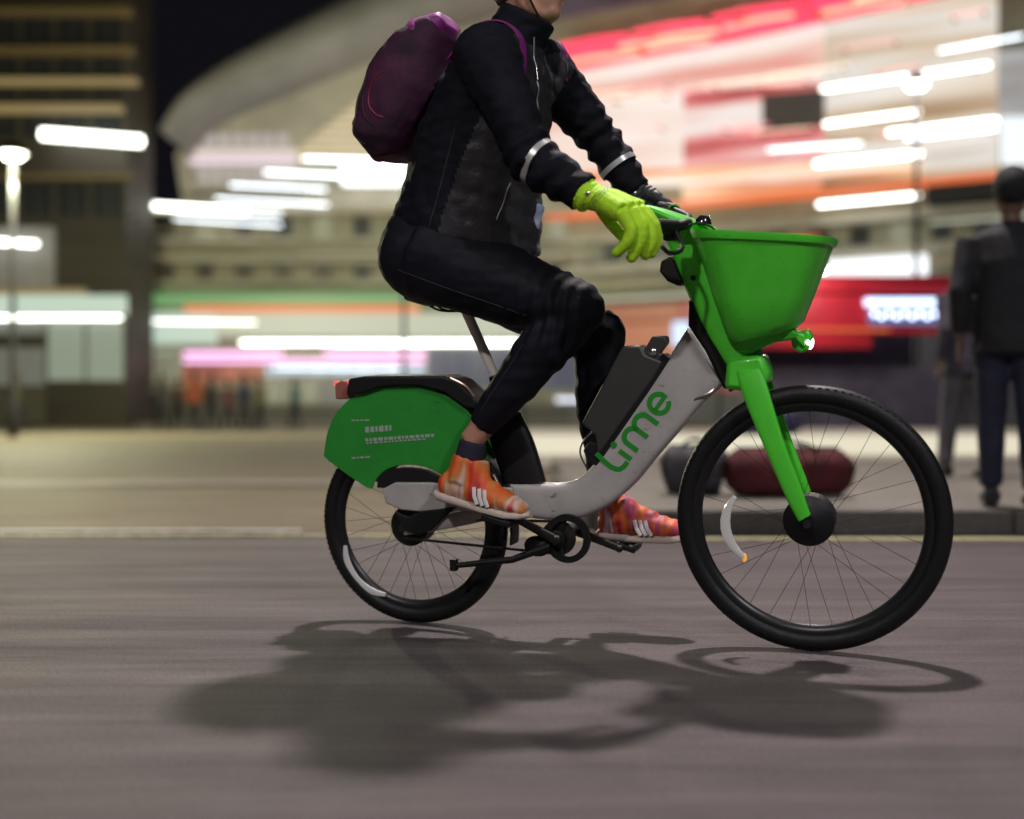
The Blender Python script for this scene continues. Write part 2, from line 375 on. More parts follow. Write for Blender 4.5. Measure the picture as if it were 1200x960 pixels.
# logo on the near face of the tube
def stroke(bm, pts, wd, v=-.0352, dep=.0016, capr=True):
    """flat ribbon through crop pixels (u along the tube, w up)"""
    O = Vector((310,735)); e1 = Vector((.596,-.803)); e2 = Vector((-.803,-.596)); k = 4.36
    def g(u, w_):
        q = O+e1*u+e2*w_; return B(660+q.x/k, 380+q.y/k, v)
    P3 = [Vector(p) for p in pts]; L_, R_ = [], []
    for i, p in enumerate(P3):
        t = (P3[min(i+1,len(P3)-1)]-P3[max(i-1,0)]).normalized(); nn = Vector((-t.y,t.x))*wd/2
        L_.append(p+nn); R_.append(p-nn)
    for i in range(len(P3)-1):
        prism(bm, [g(*L_[i]), g(*L_[i+1]), g(*R_[i+1]), g(*R_[i])], (0,dep+i*1e-5,0))
def sp2(p, s=8): return [Vector(q) for q in spline(p, s)]
SW = 25
bm = NB()
stroke(bm, sp2([(-24,158),(-32,100),(-34,56),(-22,20),(2,6),(36,4)]), SW)
stroke(bm, [(57,-4),(57,36),(57,72)], SW)
c0 = [(68+15*math.cos(a/12*math.pi*2)*.01, 0) for a in range(12)]
def arc(cx, cy, rx, ry, a0, a1, n=22): return [Vector((cx+rx*math.cos(R(a0+(a1-a0)*i/n)), cy+ry*math.sin(R(a0+(a1-a0)*i/n)))) for i in range(n+1)]
stroke(bm, arc(64,112,8,8,0,360,14), 17)
stroke(bm, [Vector((112,-4)), Vector((112,60))]+arc(155,62,43,40,180,0)+[Vector((198,60)), Vector((198,-4))], SW)
stroke(bm, arc(241,62,43,40,180,0)+[Vector((284,60)), Vector((284,-6))], SW)
stroke(bm, arc(372,52,48,50,-38,-352,34)[::1], SW)
stroke(bm, [Vector((326,48)), Vector((370,49)), Vector((428,50))], 22)
obj('lettering', bm, M_logo, frame, smooth=False)
# battery on top of the tube
bm = NB(); q = [B(x,y,-.036) for x, y in [(681,497),(729,406),(750,405),(756,416),(776,424),(764,446),(700,536),(697,510)]]
prism(bm, q, (0,.072,0)); ba = obj('battery', bm, M_batt, bike, bevel=.006)
bm = NB(); q = [B(x,y,-.030) for x, y in [(776,414),(786,420),(760,462),(700,548),(688,540),(683,528),(690,518),(703,520)]]
prism(bm, q, (0,.060,0)); obj('battery_rail', bm, M_black, ba, bevel=.004)
bm = NB(); q = [B(x,y,-.022) for x, y in [(750,418),(764,394),(780,394),(781,402),(772,414),(782,424),(770,432)]]
prism(bm, q, (0,.044,0)); obj('latch', bm, M_batt, ba, bevel=.004)
bm = NB(); lathe(bm, [(.010,0),(.011,.003),(.007,.006)], B(765,413,-.024), -Y, 16); obj('lock_button', bm, M_chrome, ba)
bm = NB(); q = spline([B(687,548,-.032), B(680,532,-.034), B(683,518,-.034), B(694,506,-.034)], 5); tube(bm, q, .0028, 8); obj('battery_trim', bm, M_chrome, ba)
# ---- rear guard: black mudguard, rack and green side panels
bm = NB(); pts = []
for k in range(25):
    a = R(-8+k*(152)/24); pts.append(rh+Vector((math.cos(a)*(RW+.022), 0, math.sin(a)*(RW+.022))))
tube(bm, pts, [(.004,.034)]*25, 12, side=Y, ex=3); mg = obj('mudguard', bm, M_black, bike)
def arcpoly(): 
    o = spline([(379,535),(384,505),(397,480),(420,461),(448,454),(490,453),(520,462),(548,482),(566,510),(570,545),(562,566),(545,578)], 4)
    return o + spline([(540,572),(522,560),(500,548),(474,545),(452,551),(440,563),(434,573),(415,562),(395,548)], 4)
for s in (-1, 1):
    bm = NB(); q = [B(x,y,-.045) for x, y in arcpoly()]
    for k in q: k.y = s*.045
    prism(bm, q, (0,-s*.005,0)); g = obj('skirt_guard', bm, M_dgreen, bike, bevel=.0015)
    if s == -1:
        bm = NB(); random.seed(5)
        def dash(x0, x1, y, h, slope=-.07):
            x = x0
            while x < x1:
                wd = random.choice([4,5,6,7]); yy = y+(x-x0)*slope
                prism(bm, [B(x,yy,-.0462), B(x+wd-1.6,yy+slope*(wd-1.6),-.0462), B(x+wd-1.6,yy+h,-.0462), B(x,yy+h,-.0462)], (0,.0013,0)); x += wd
        for ar in [(428,460,500.5,6.5),(428,506,514,3.5),(429,500,518.6,1.6),(412,432,492,1.6,-.02),(412,430,536,1.8)]:
            bm = NB(); dash(*ar); obj('printed_line', bm, M_mark, g, smooth=False)
bm = NB(); q = [B(x,y,-.060) for x, y in [(405,464),(408,444),(425,441),(520,441),(536,447),(556,466),(560,480),(545,478),(520,460),(490,452),(448,453),(425,461)]]
prism(bm, q, (0,.12,0)); rk = obj('rear_rack', bm, M_black, bike, bevel=.006)
for s in (-1, 1):
    bm = NB(); tube(bm, spline([B(528,443,s*.062), B(545,452,s*.062), B(556,465,s*.058)], 5), .004, 8); obj('rack_edge', bm, mat('rack_bare_metal', (.45,.30,.26), .3, .7), rk)
bm = NB(); q = [B(x,y,-.03) for x, y in [(393,468),(392,450),(399,446),(407,447),(408,468)]]; prism(bm, q, (0,.06,0)); tl = obj('tail_light', bm, M_pinkl, bike, bevel=.004)
bm = NB(); q = [B(x,y,-.026) for x, y in [(391.5,452),(391.5,447.5),(409,447.5),(409,452)]]; prism(bm, q, (0,.052,0)); obj('red_lens', bm, M_redl, tl)
# hub gear cover and torque arm hanging under the dropout
bm = NB(); q = [B(x,y,-.088) for x, y in [(462,600),(478,606),(492,600),(520,596),(535,594),(520,606),(505,622),(490,628),(474,622)]]; prism(bm, q, (0,.014,0)); obj('hub_cover', bm, M_black, bike, bevel=.004)
bm = NB(); q = [B(x,y,-.062) for x, y in spline([(441,572),(446,556),(470,548),(500,551),(520,562),(530,572)], 4)]; prism(bm, q, (0,.012,0)); obj('gear_housing', bm, M_black, bike, bevel=.003)
# ---- drivetrain
bbk = B(653,631,-.06); bbc = Vector((bbk.x, 0, bbk.z))
bm = NB(); lathe(bm, [(.018,-.072),(.024,-.07),(.024,.07),(.018,.072)], bbc, Y, 20); obj('bottom_bracket', bm, M_black, bike)
bm = NB(); c2 = B(665,631,-.055)
rs = [[(c2+Vector((math.cos(2*math.pi*k/40)*(.060+p), q_, math.sin(2*math.pi*k/40)*(.062+p)))) for p, q_ in [(.006,-.008),(.006,.008),(-.010,.008),(-.012,-.008)]] for k in range(40)]
rings(bm, rs, closed=True)
for a in (100, 190, 250):
    tube(bm, [Vector((bbc.x,-.052,bbc.z)), c2+Vector((math.cos(R(a))*.056, .002, math.sin(R(a))*.056))], [(.010,.004)]*2, 8, side=Y)
ch = obj('chain_guard', bm, M_black, bike)
bm = NB(); lathe(bm, [(.02,0),(.045,.001),(.05,.002),(.05,.005),(.02,.006)], Vector((bbc.x,-.050,bbc.z)), Y, 32); obj('chainring', bm, M_dmetal, ch)
bm = NB(); a = bbc+Vector((0,-.05,.046)); b = rh+Vector((.0,-.072,.028)); c_ = rh+Vector((0,-.072,-.028)); d = bbc+Vector((0,-.05,-.046))
tube(bm, [a, b], [(.004,.003)]*2, 6, side=Y); tube(bm, [c_, d], [(.004,.003)]*2, 6, side=Y); obj('chain', bm, M_dmetal, bike)
PN = B(590,606,-.125); PF = bbc-(Vector((PN.x,0,PN.z))-bbc)+Vector((.004,0,.016))
def crank(s, e, m_):
    e = Vector((e.x, s*.085, e.z)); a = Vector((bbc.x, s*.075, bbc.z))
    bm = NB(); tube(bm, [a, a.lerp(e,.5), e], [(.015,.007),(.012,.006),(.011,.006)], 14, side=Y, ex=3); ball(bm, a, (.017,.010,.017)); ball(bm, e, (.013,.009,.013))
    lathe(bm, [(.008,0),(.008,.006*-1)], a+Vector((0,s*.008,0)), Y*s, 14)
    cr_ = obj('crank_arm', bm, m_, bike)
    bm = NB(); lathe(bm, [(.007,0),(.007,.012),(.0125,.014),(.0125,.10)], e, Y*s, 12)
    t = R(-14) ; rot = Matrix.Rotation(-t, 3, 'Y')
    for o_ in (-1, 1): box(bm, e+Vector((0,s*.062,0))+rot@Vector((o_*.036,0,0)), (.012,.088,.018), rot)
    for o_ in (-1, 1): box(bm, e+Vector((0,s*(.062+o_*.04),0)), (.070,.010,.016), rot)
    pe = obj('pedal', bm, M_black, bike, bevel=.003)
    bm = NB(); box(bm, e+Vector((0,s*.062,0))+rot@Vector((-.0435,0,0)), (.003,.05,.012), rot); obj('pedal_reflector', bm, M_amber, pe)
crank(-1, PN, M_dmetal); crank(1, PF, M_dmetal)
bm = NB(); tube(bm, [B(645,640,-.07), B(600,656,-.085), B(532,663,-.10)], [.011,.010,.008], 12); 
box(bm, B(532,662,-.10), (.018,.02,.032)); obj('kickstand', bm, M_black, bike)
bm = NB(); ball(bm, B(630,640,-.06), (.040,.018,.030)); obj('kickstand_mount', bm, M_black, bike)
# front cable from the down tube
bm = NB(); tube(bm, spline([B(800,478,-.02), B(815,468,-.03), B(832,460,-.03), B(840,452,-.02)], 5), .0035, 8); obj('brake_cable', bm, M_chrome, bike)
# ---- green front end: steerer cover, fork, basket
M_fk = M_green
bm = NB(); edge_shell(bm, [(826,262),(838,290),(852,330),(868,375),(886,415),(897,436)], [(772,268),(786,300),(803,340),(818,375),(843,420),(862,446)], .034, 24, 3.5)
cov = obj('steerer_cover', bm, M_green, bike)
bm = NB(); 
for x, y in [(812,326)]: lathe(bm, [(.001,0),(.007,.001),(.007,.003)], B(x,y,-.037), Y, 14)
obj('screw', bm, M_black, cov)
bm = NB(); q = [B(x,y,-.028) for x, y in [(786,300),(800,328),(796,336),(782,330),(772,318),(774,306)]]; prism(bm, q, (0,.056,0)); obj('cable_cover', bm, M_black, cov, bevel=.006)
def leg(s):
    c = .070
    a = [(858,436),(876,480),(900,535),(922,585),(936,611)]; b = [(892,432),(903,466),(920,520),(938,568),(950,603)]
    T = [B(x,y,-.066) for x, y in a]; U = [B(x,y,-.066) for x, y in b]
    offs = [.038,.056,.064,.066,.066]; ths = [.020,.013,.011,.010,.009]; out = []
    for A_, B_, of, th in zip(spline(T,4), spline(U,4), [q[0] for q in spline([(o,) for o in offs],4)], [q[0] for q in spline([(o,) for o in ths],4)]):
        A_ = Vector(A_); B_ = Vector(B_); c3 = (A_+B_)/2; c3.y = s*of; u = (A_-B_)/2; u.y = 0
        out.append([c3+u*math.copysign(abs(math.cos(t))**.6, math.cos(t))+Y*th*math.copysign(abs(math.sin(t))**.6, math.sin(t)) for t in [2*math.pi*k/16 for k in range(16)]])
    bm = NB(); rings(bm, out); obj('fork_leg', bm, M_green, bike)
leg(-1); leg(1)
bm = NB(); q = [Vector((B(x,y,-.05).x,-.055,B(x,y,-.05).z)) for x, y in [(852,420),(893,415),(903,440),(898,452),(866,458),(848,456)]]; prism(bm, q, (0,.11,0)); obj('fork_crown', bm, M_green, bike, bevel=.014)
bm = NB(); tube(bm, [B(882,398), B(886,432)], .022, 20); obj('steerer_collar', bm, mat('teal_collar', (.10,.30,.22), .4), bike)
# basket
tb = B(816,272,0); tf = B(978,281,0); lf = B(938,388,0); lb = B(856,404,0)
def oval(cx, z0, z1, hx, hy, n=48, ex=3.2):
    o = []
    for k in range(n):
        t = 2*math.pi*k/n; c, s = math.cos(t), math.sin(t)
        X = math.copysign(abs(c)**(2/ex), c); Y2 = math.copysign(abs(s)**(2/ex), s)
        o.append(Vector((cx+hx*X, hy*Y2, z0+(z1-z0)*(X+1)/2)))
    return o
def lerpring(t):
    xb = tb.x+(lb.x-tb.x)*t; xf = tf.x+(lf.x-tf.x)*t; zb = tb.z+(lb.z-tb.z)*t; zf = tf.z+(lf.z-tf.z)*t
    return (xb+xf)/2, zb, zf, (xf-xb)/2, .175+(.115-.175)*t
def brings(ts, grow):
    return [oval(lerpring(t)[0], lerpring(t)[1], lerpring(t)[2], lerpring(t)[3]+g, lerpring(t)[4]+g) for t, g in zip(ts, grow)]
bm = NB()
def disc(t): 
    r_ = lerpring(t); return [Vector((r_[0],0,(r_[1]+r_[2])/2))+(q-Vector((r_[0],0,(r_[1]+r_[2])/2)))*.1 for q in oval(*r_)]
rr = [disc(.985)]+brings([.98,.9,.6,.3,.075,.07,.02,-.004,0], [-.018,-.003,0,0,.001,.007,.008,.006,.001])
inn = brings([0,.02,.3,.6,.88,.955], [-.003,-.005,-.005,-.005,-.008,-.022])+[disc(.96)]
vs = rings(bm, rr+inn, cap=True); bk = obj('basket', bm, M_green, bike)
bm = NB(); q = [B(x,y,-.05) for x, y in [(858,396),(925,386),(944,392),(942,408),(932,398),(905,402),(880,414),(866,412)]]
for k in q: k.y = -.05
prism(bm, q, (0,.10,0)); obj('basket_bracket', bm, M_green, bk, bevel=.006)
bm = NB(); q = [B(x,y,-.03) for x, y in [(926,392),(946,386),(952,396),(948,410),(938,414),(928,408)]]; prism(bm, q, (0,.06,0)); hl = obj('headlight', bm, M_green, bike, bevel=.005)
bm = NB(); ball(bm, B(948,401,-.006), (.012,.026,.019)); obj('headlight_lens', bm, M_head, hl)
# ---- handlebar
GN0, GN1 = B(792,266,-.16), B(752,264,-.305)
GF0, GF1 = B(790,248,.16), B(762,240,.32)
stemtop = B(800,262,0)
bm = NB(); tube(bm, spline([GN0, B(806,262,-.10), stemtop, B(806,256,.10), GF0], 7), .0135, 14); hb = obj('handlebar', bm, M_black, bike)
bm = NB(); tube(bm, [GN0, GN0.lerp(GN1,.5), GN1], [.018,.0185,.018], 16); obj('grip', bm, M_black, hb)
bm = NB(); tube(bm, [GF0, GF0.lerp(GF1,.5), GF1], [.018,.0185,.018], 16); obj('grip', bm, M_black, hb)
bm = NB(); tube(bm, [GF0, GF0.lerp(GF1,.25)], .0215, 16); obj('grip_collar', bm, M_chrome, hb)
def shell(path, wid):
    bm = NB(); tube(bm, spline(path, 6), [(a,b) for a, b in spline(wid, 6)], 16, side=Y, ex=2.6); return bm
bm = shell([B(762,246,-.02), B(778,252,-.03), B(800,262,-.02), B(826,272,0), B(842,276,0)], [(.010,.05),(.016,.075),(.022,.07),(.022,.045),(.012,.03)]); obj('handlebar_cover', bm, M_green, bike)
bm = NB(); tube(bm, spline([GN0+Vector((0,-.02,-.005)), B(800,290,-.20), B(786,297,-.25), B(776,290,-.29)], 6), [(.005,.006)]*19, 10); obj('brake_lever', bm, M_black, hb)
bm = NB(); tube(bm, spline([GF0+Vector((0,.02,-.005)), B(800,262,.22), B(792,262,.28), B(786,258,.32)], 6), [(.005,.006)]*19, 10); obj('brake_lever', bm, M_black, hb)
bm = NB(); box(bm, B(786,272,-.15), (.036,.035,.045)); obj('brake_clamp', bm, M_black, hb, bevel=.006)
bm = NB(); lathe(bm, [(.001,.022),(.012,.020),(.020,.010),(.022,0),(.001,-.002)], B(824,262,-.06), Vector((.2,0,1)), 20); obj('bell', bm, M_gloss, hb)
bm = NB(); box(bm, B(826,266,.02), (.05,.075,.016), Matrix.Rotation(R(20),3,'Y')); obj('phone_holder', bm, M_green, hb, bevel=.005)
for s in (-1, 1):
    bm = NB(); tube(bm, spline([B(786,272,-.15) if s < 0 else B(792,252,.15), B(816,262,.12*s), B(838,270,.06*s), B(838,292,.0), B(830,310,.0)], 7), .0028, 8); obj('brake_cable', bm, M_black, hb)

# ================================================================== RIDER
def nz(p, s, o=0): return noise.noise(Vector((p.x*s+o, p.y*s+o*.7, p.z*s-o)))
M_skin = mat('skin', (.52,.27,.18), .55, nscale=14, namt=.15, bump=.05, bscale=120)
M_jkt = mat('black_shell_fabric', (.006,.006,.012), .78, nscale=18, namt=.35, bump=.2, bscale=120, spec=.2)
M_jpad = mat('charcoal_padded_fabric', (.034,.032,.038), .5, nscale=16, namt=.35, bump=.2, bscale=90, spec=.3)
M_tight = mat('black_tights_fabric', (.006,.006,.013), .7, nscale=14, namt=.35, bump=.12, bscale=200, spec=.25)
M_glv = mat('high_vis_glove_fabric', (.52,.88,.02), .7, nscale=16, col2=(.40,.74,.015), bump=.35, bscale=160)
M_zipg = mat('pocket_zip_grey', (.16,.16,.17), .5); M_zipg2 = mat('seam_thread', (.03,.03,.035), .6)
M_dlime = mat('dark_lime_glove_stripe', (.10,.20,.03), .7)
M_glvb = mat('black_glove_fabric', (.02,.02,.025), .6, nscale=14, bump=.1)
def shoe_mat(name, cols, sc, sd):
    m = bpy.data.materials.new(name); m.use_nodes = True; N = m.node_tree.nodes; L = m.node_tree.links; b = N['Principled BSDF']; b.inputs['Roughness'].default_value = .6
    tc = N.new('ShaderNodeTexCoord'); mp = N.new('ShaderNodeMapping'); mp.inputs['Rotation'].default_value = (0,R(30),0); mp.inputs['Scale'].default_value = (2.2,.6,.45); mp.inputs['Location'].default_value = (sd,0,0)
    n = N.new('ShaderNodeTexNoise'); n.inputs['Scale'].default_value = sc; n.inputs['Detail'].default_value = 1.5; n.inputs['Distortion'].default_value = .3
    cr = N.new('ShaderNodeValToRGB'); cr.color_ramp.interpolation = 'LINEAR'; e = cr.color_ramp.elements
    while len(e) > 1: e.remove(e[0])
    e[0].position = cols[0][0]; e[0].color = (*cols[0][1],1)
    for p, c in cols[1:]: k = e.new(p); k.color = (*c,1)
    L.new(tc.outputs['Object'], mp.inputs[0]); L.new(mp.outputs[0], n.inputs[0]); L.new(n.outputs[0], cr.inputs[0]); L.new(cr.outputs[0], b.inputs['Base Color'])
    return m
M_shoe = shoe_mat('orange_mesh_upper', [(.30,(.30,.02,.04)),(.40,(.65,.06,.02)),(.50,(.72,.14,.02)),(.58,(.55,.20,.05)),(.66,(.70,.55,.45)),(.72,(.60,.05,.03))], 9, 0)
M_shoe2 = shoe_mat('pink_orange_mesh_upper', [(.30,(.35,.02,.10)),(.42,(.62,.07,.05)),(.50,(.70,.16,.02)),(.58,(.45,.05,.13)),(.64,(.8,.7,.72)),(.70,(.55,.04,.16))], 9, 3.1)
M_sole = mat('pale_foam_sole', (.62,.52,.45), .6, nscale=20)
M_sock = mat('dark_navy_sock', (.014,.010,.03), .85)
M_white = mat('white_stripe', (.75,.72,.72), .5)
M_hair = mat('short_grey_hair', (.12,.10,.08), .8, nscale=60, namt=.5)
M_helm = mat('white_helmet_shell', (.5,.5,.52), .3, coat=.5)
hipN, hipF = B(500,300,-.09), B(512,298,.09)
kneeN, ankN = B(672,362,-.12), B(556,512,-.125)
kneeF, ankF = B(700,392,.12), B(704,572,.13)
shN, shF = B(566,58,-.19), B(640,84,.19)
elN, wrN = B(622,186,-.29), B(688,230,-.30)
elF, wrF = B(706,168,.29), B(748,228,.30)
neck0, neck1 = B(600,52,0), B(614,12,0)
headc = B(618,-22,0)
# body: one continuous skin from head to ankles
bm = NB()
tube(bm, [B(525,290), B(548,240), B(572,170), B(588,100), neck0], [(.13,.155),(.14,.15),(.15,.16),(.13,.17),(.06,.08)], 20, side=Y)
tube(bm, [neck0+Vector((-.01,0,-.05)), neck0, neck1, headc+Vector((-.01,0,-.05))], [.068,.062,.058,.06], 18, side=Y)
ball(bm, headc+Vector((-.008,0,.02)), (.098,.077,.105), 28)
ball(bm, headc+Vector((.035,0,-.035)), (.062,.062,.085), 24)
ball(bm, headc+Vector((.052,0,-.090)), (.042,.040,.030), 20)      # chin
for s in (-1, 1):
    tube(bm, spline([headc+Vector((.0,s*.062,-.03)), headc+Vector((.012,s*.055,-.078)), headc+Vector((.055,s*.022,-.100))], 4), .020, 10)
    ball(bm, headc+Vector((.062,s*.042,-.018)), (.026,.024,.018), 14)   # cheek
    ball(bm, headc+Vector((-.012,s*.078,-.012)), (.018,.009,.032), 14, Matrix.Rotation(R(12),3,'Y'))   # ear
    ball(bm, headc+Vector((.078,s*.030,.030)), (.018,.028,.010), 14)   # brow
tube(bm, [headc+Vector((.085,0,.022)), headc+Vector((.103,0,-.008)), headc+Vector((.114,0,-.026)), headc+Vector((.090,0,-.036))], [(.009,.010),(.012,.013),(.013,.018),(.008,.012)], 12, side=Y)
ball(bm, headc+Vector((.090,0,-.056)), (.012,.026,.006), 14); ball(bm, headc+Vector((.088,0,-.068)), (.012,.023,.007), 14)
for s, sh, el, wr in ((-1,shN,elN,wrN),(1,shF,elF,wrF)):
    tube(bm, [sh+Vector((0,-s*.05,-.02)), sh, sh.lerp(el,.5), el], [.055,.052,.045,.038], 14)
    tube(bm, [el, el.lerp(wr,.35), wr], [.038,.038,.026], 14)
for h, k, a in ((hipN,kneeN,ankN),(hipF,kneeF,ankF)):
    tube(bm, [h, h.lerp(k,.5), k], [.085,.072,.052], 16)
    tube(bm, [k, k.lerp(a,.3), a, a+(a-k).normalized()*.02], [.050,.052,.034,.034], 16)
# palms carry on from the wrists inside the gloves
tube(bm, [wrN, B(712,243,-.30)], [.025,.018], 12); tube(bm, [wrF, B(756,236,.30)], [.025,.018], 12)
body = organic('person', bm, M_skin, None, .0065, 3, lambda p, k: .0012*nz(p, 30))
body.matrix_world = BM_
tag(body, 'cyclist in black jacket and tights with lime green glove riding the bicycle', 'person')
for s in (-1, 1):
    bm = NB(); ball(bm, headc+Vector((.079,s*.031,.008)), .0125, 16); ey = obj('eye', bm, M_white, body)
    bm = NB(); ball(bm, headc+Vector((.0885,s*.032,.008)), (.004,.006,.006), 12); obj('iris', bm, M_gloss, ey)
bm = NB(); ball(bm, headc+Vector((.083,0,-.062)), (.0185,.024,.0026), 14); obj('mouth', bm, mat('lips', (.30,.08,.07), .5), body)
bm = NB(); ball(bm, headc+Vector((-.025,0,.018)), (.090,.084,.100), 24); hr = organic('hair', bm, M_hair, body, .006, 2, lambda p, k: .003*nz(p, 60))
bm = NB(); ball(bm, headc+Vector((-.018,0,.065)), (.128,.102,.092), 28)
q = [v for v in bm.verts if v.co.z < headc.z+.045]; 
for v in q: v.co.z = headc.z+.045
hm = organic('helmet', bm, M_helm, body, .006, 2, lambda p, k: -.010 if (math.sin((p.y)*110) > .55 and p.z > headc.z+.085) else 0)
bm = NB()
for s in (-1, 1):
    tube(bm, spline([headc+Vector((.045,s*.088,.055)), headc+Vector((.015,s*.086,-.01)), headc+Vector((.030,s*.074,-.065)), headc+Vector((.050,s*.040,-.118)), headc+Vector((.052,0,-.124))], 7), [(.002,.009)]*29, 8)
obj('chin_strap', bm, M_black, hm)
# ---- jacket
def folds(p, k):
    return .008*nz(p, 7) + .005*nz(Vector((p.x, p.y, p.z*2.2)), 20, 3) + .0012*nz(p, 60)
bm = NB()
tube(bm, [B(548,302), B(546,266), B(554,225), B(566,170), B(580,115), B(594,76), B(602,52), B(609,34)], [(.205,.185),(.213,.192),(.198,.190),(.184,.195),(.155,.205),(.115,.19),(.082,.105),(.076,.082)], 28, side=Y)
for s, sh, el, wr in ((-1,shN,elN,wrN),(1,shF,elF,wrF)):
    tube(bm, [sh+Vector((-.01,-s*.10,-.02)), sh+Vector((0,-s*.02,-.01)), sh.lerp(el,.35), sh.lerp(el,.75), el+(sh-el)*.04], [.105,.090,.076,.066,.060], 20)
    ball(bm, el, .062, 16); tube(bm, [el, el.lerp(wr,.4), el.lerp(wr,.84), el.lerp(wr,.94)], [.060,.058,.048,.050], 18)
def segd(p, a, b):
    t = max(0, min(1, (p-a).dot(b-a)/(b-a).length_squared)); return (p-a.lerp(b, t)).length
TC = [B(550,300), B(551,266), B(556,225), B(566,170), B(580,115), B(594,76), B(602,52)]
def padded(p):
    '''True on the padded front and lower side of the body of the jacket'''
    for sh, el, wr in ((shN,elN,wrN),(shF,elF,wrF)):
        if segd(p, sh, el) < .088 or segd(p, el, wr) < .075: return False
    if p.z > TC[-1].z-.02: return False
    cx = TC[0].x
    for q, r in zip(TC, TC[1:]):
        if q.z <= p.z <= r.z: cx = q.x+(r.x-q.x)*(p.z-q.z)/(r.z-q.z)
    t = max(0, min(1, (p.z-TC[1].z)/(TC[4].z-TC[1].z)))
    return p.x > cx-.01+.085*t
def padw(p):
    cx = TC[0].x
    for q, r in zip(TC, TC[1:]):
        if q.z <= p.z <= r.z: cx = q.x+(r.x-q.x)*(p.z-q.z)/(r.z-q.z)
    return max(0, min(1, (p.x-cx-.03)/.08))
def jdisp(p, k):
    d = folds(p, k)
    if padded(p):
        return d*.7+padw(p)*.006*abs(math.sin((p.z+.5*p.x)*52+2.6*nz(p,4)))+.0015*nz(p,40)
    for sh, el, wr in ((shN,elN,wrN),(shF,elF,wrF)):      # creases round the elbows and forearms
        r = (p-el).length
        if r < .2: d += .008*(1-r/.2)*math.sin((p-el).dot((wr-sh).normalized())*120+nz(p,10)*3)
    return d
jk = organic('jacket', bm, [M_jkt, M_jpad], body, .0075, 3, jdisp)
for f in jk.data.polygons:
    if padded(f.center): f.material_index = 1
bm = NB(); tube(bm, [B(603,46), B(614,26), B(619,16)], [(.082,.086),(.080,.080),(.078,.078)], 28, side=Y); cl = organic('collar', bm, M_jkt, jk, .006, 2, folds)
# zip down the chest: on the front surface facing forward and slightly right
def surf(o, org, dr):
    """where a ray from inside along dr leaves the mesh o"""
    hit, last = False, None
    q = Vector(org)+Vector(dr)*.6; ok, loc, nn, fi = o.ray_cast(q, -Vector(dr))
    return (loc, nn) if ok else (Vector(org), Vector(dr))
bpy.context.view_layer.update()
bm = NB(); zp = []
pf = jk
for y in range(52, 232, 12):
    org = Vector(B(600,y)); 
    a, n1 = surf(jk, org, Vector((.86,-.5,0)).normalized()); b_, n2 = surf(pf, org, Vector((.86,-.5,0)).normalized())
    zp.append((a if (a-org).length > (b_-org).length else b_) + Vector((.002,-.002,0)))
tube(bm, spline(zp, 3), [(.0022,.0035)]*((len(zp)-1)*3+1), 8); zo = obj('zip', bm, mat('zip_grey', (.25,.25,.25), .4, .4), jk)
for j in (3, 7):
    bm = NB(); tube(bm, [zp[j], zp[j]+Vector((.004,-.004,-.033))], [(.002,.004)]*2, 8); obj('zip_pull', bm, M_chrome, zo)
def project_strip(pts2d, inner, dr, wd, target, name, m_, th=.0025):
    bm = NB(); pp = []
    for q in pts2d: pp.append(surf(target, q, dr)[0]+Vector(dr)*.0015)
    tube(bm, spline(pp, 3), [(wd, th)]*((len(pp)-1)*3+1), 8); return obj(name, bm, m_, jk)
# reflective bands round the forearms
def band(el, wr, t, r, name='reflective_band', wd=.008):
    ax = (wr-el).normalized(); c = el.lerp(wr, t); u = ax.orthogonal().normalized(); v = ax.cross(u); ps = []
    for k in range(28):
        a = 2*math.pi*k/28; d = u*math.cos(a)+v*math.sin(a)
        ok, loc, nn, fi = jk.ray_cast(c+d*.14, -d)
        ps.append((loc if ok and (loc-c).length < .10 else c+d*r)+d*.001)
    bm = NB(); rs = []
    for k in range(28):
        p = ps[k]; d = (p-c).normalized()
        rs.append([p+ax*wd, p+ax*wd+d*.002, p-ax*wd+d*.002, p-ax*wd])
    rings(bm, rs, closed=True); obj(name, bm, M_refltape, jk)
band(elN, wrN, .12, .064); band(elF, wrF, .45, .056)
# chest mark (a small pale emblem) laid on the chest
ctr, nn = surf(pf, B(606,140), Vector((.55,-.83,0)).normalized())
t1 = Vector((.83,.55,0)); t2 = Vector((0,0,1)); bm = NB()
for (x0,x1,z0,z1) in [(-.030,.022,.010,.016),(-.022,.016,.001,.006),(-.034,-.026,-.004,.010),(-.004,.004,-.03,-.004),(.010,.015,-.026,-.004)]:
    prism(bm, [ctr+nn*.004+t1*a+t2*(b+.3*a) for a, b in [(x0,z0),(x1,z0),(x1,z1),(x0,z1)]], nn*.002)
obj('chest_emblem', bm, mat('pale_emblem', (.42,.40,.45), .4), jk)
def rayline(name, target, m_, orgs, dr, rr, par):
    bm = NB(); q_ = []
    for o_ in orgs:
        ok, loc, nn, fi = target.ray_cast(Vector(o_)+dr*.5, -dr)
        if ok: q_.append(loc)
    if len(q_) > 2: tube(bm, spline(q_, 2), rr, 6); return obj(name, bm, m_, par)
rayline('pocket_zip', jk, M_zipg, [B(598+i*2.2,262-i*7) for i in range(7)], Vector((.1,-1,0)).normalized(), .0022, jk)
rayline('side_seam', jk, M_zipg2, [B(535+i*2.6,270-i*9) for i in range(13)], Vector((0,-1,0)), .0016, jk)
# blue shirt hem showing under the jacket front
bm = NB(); tube(bm, [B(612,290), B(622,262), B(630,238)], [(.024,.022),(.028,.022),(.024,.02)], 18, side=Y); organic('shirt_hem', bm, mat('blue_white_shirt', (.16,.22,.55), .7, nscale=20, col2=(.5,.55,.65)), body, .008, 3, folds)
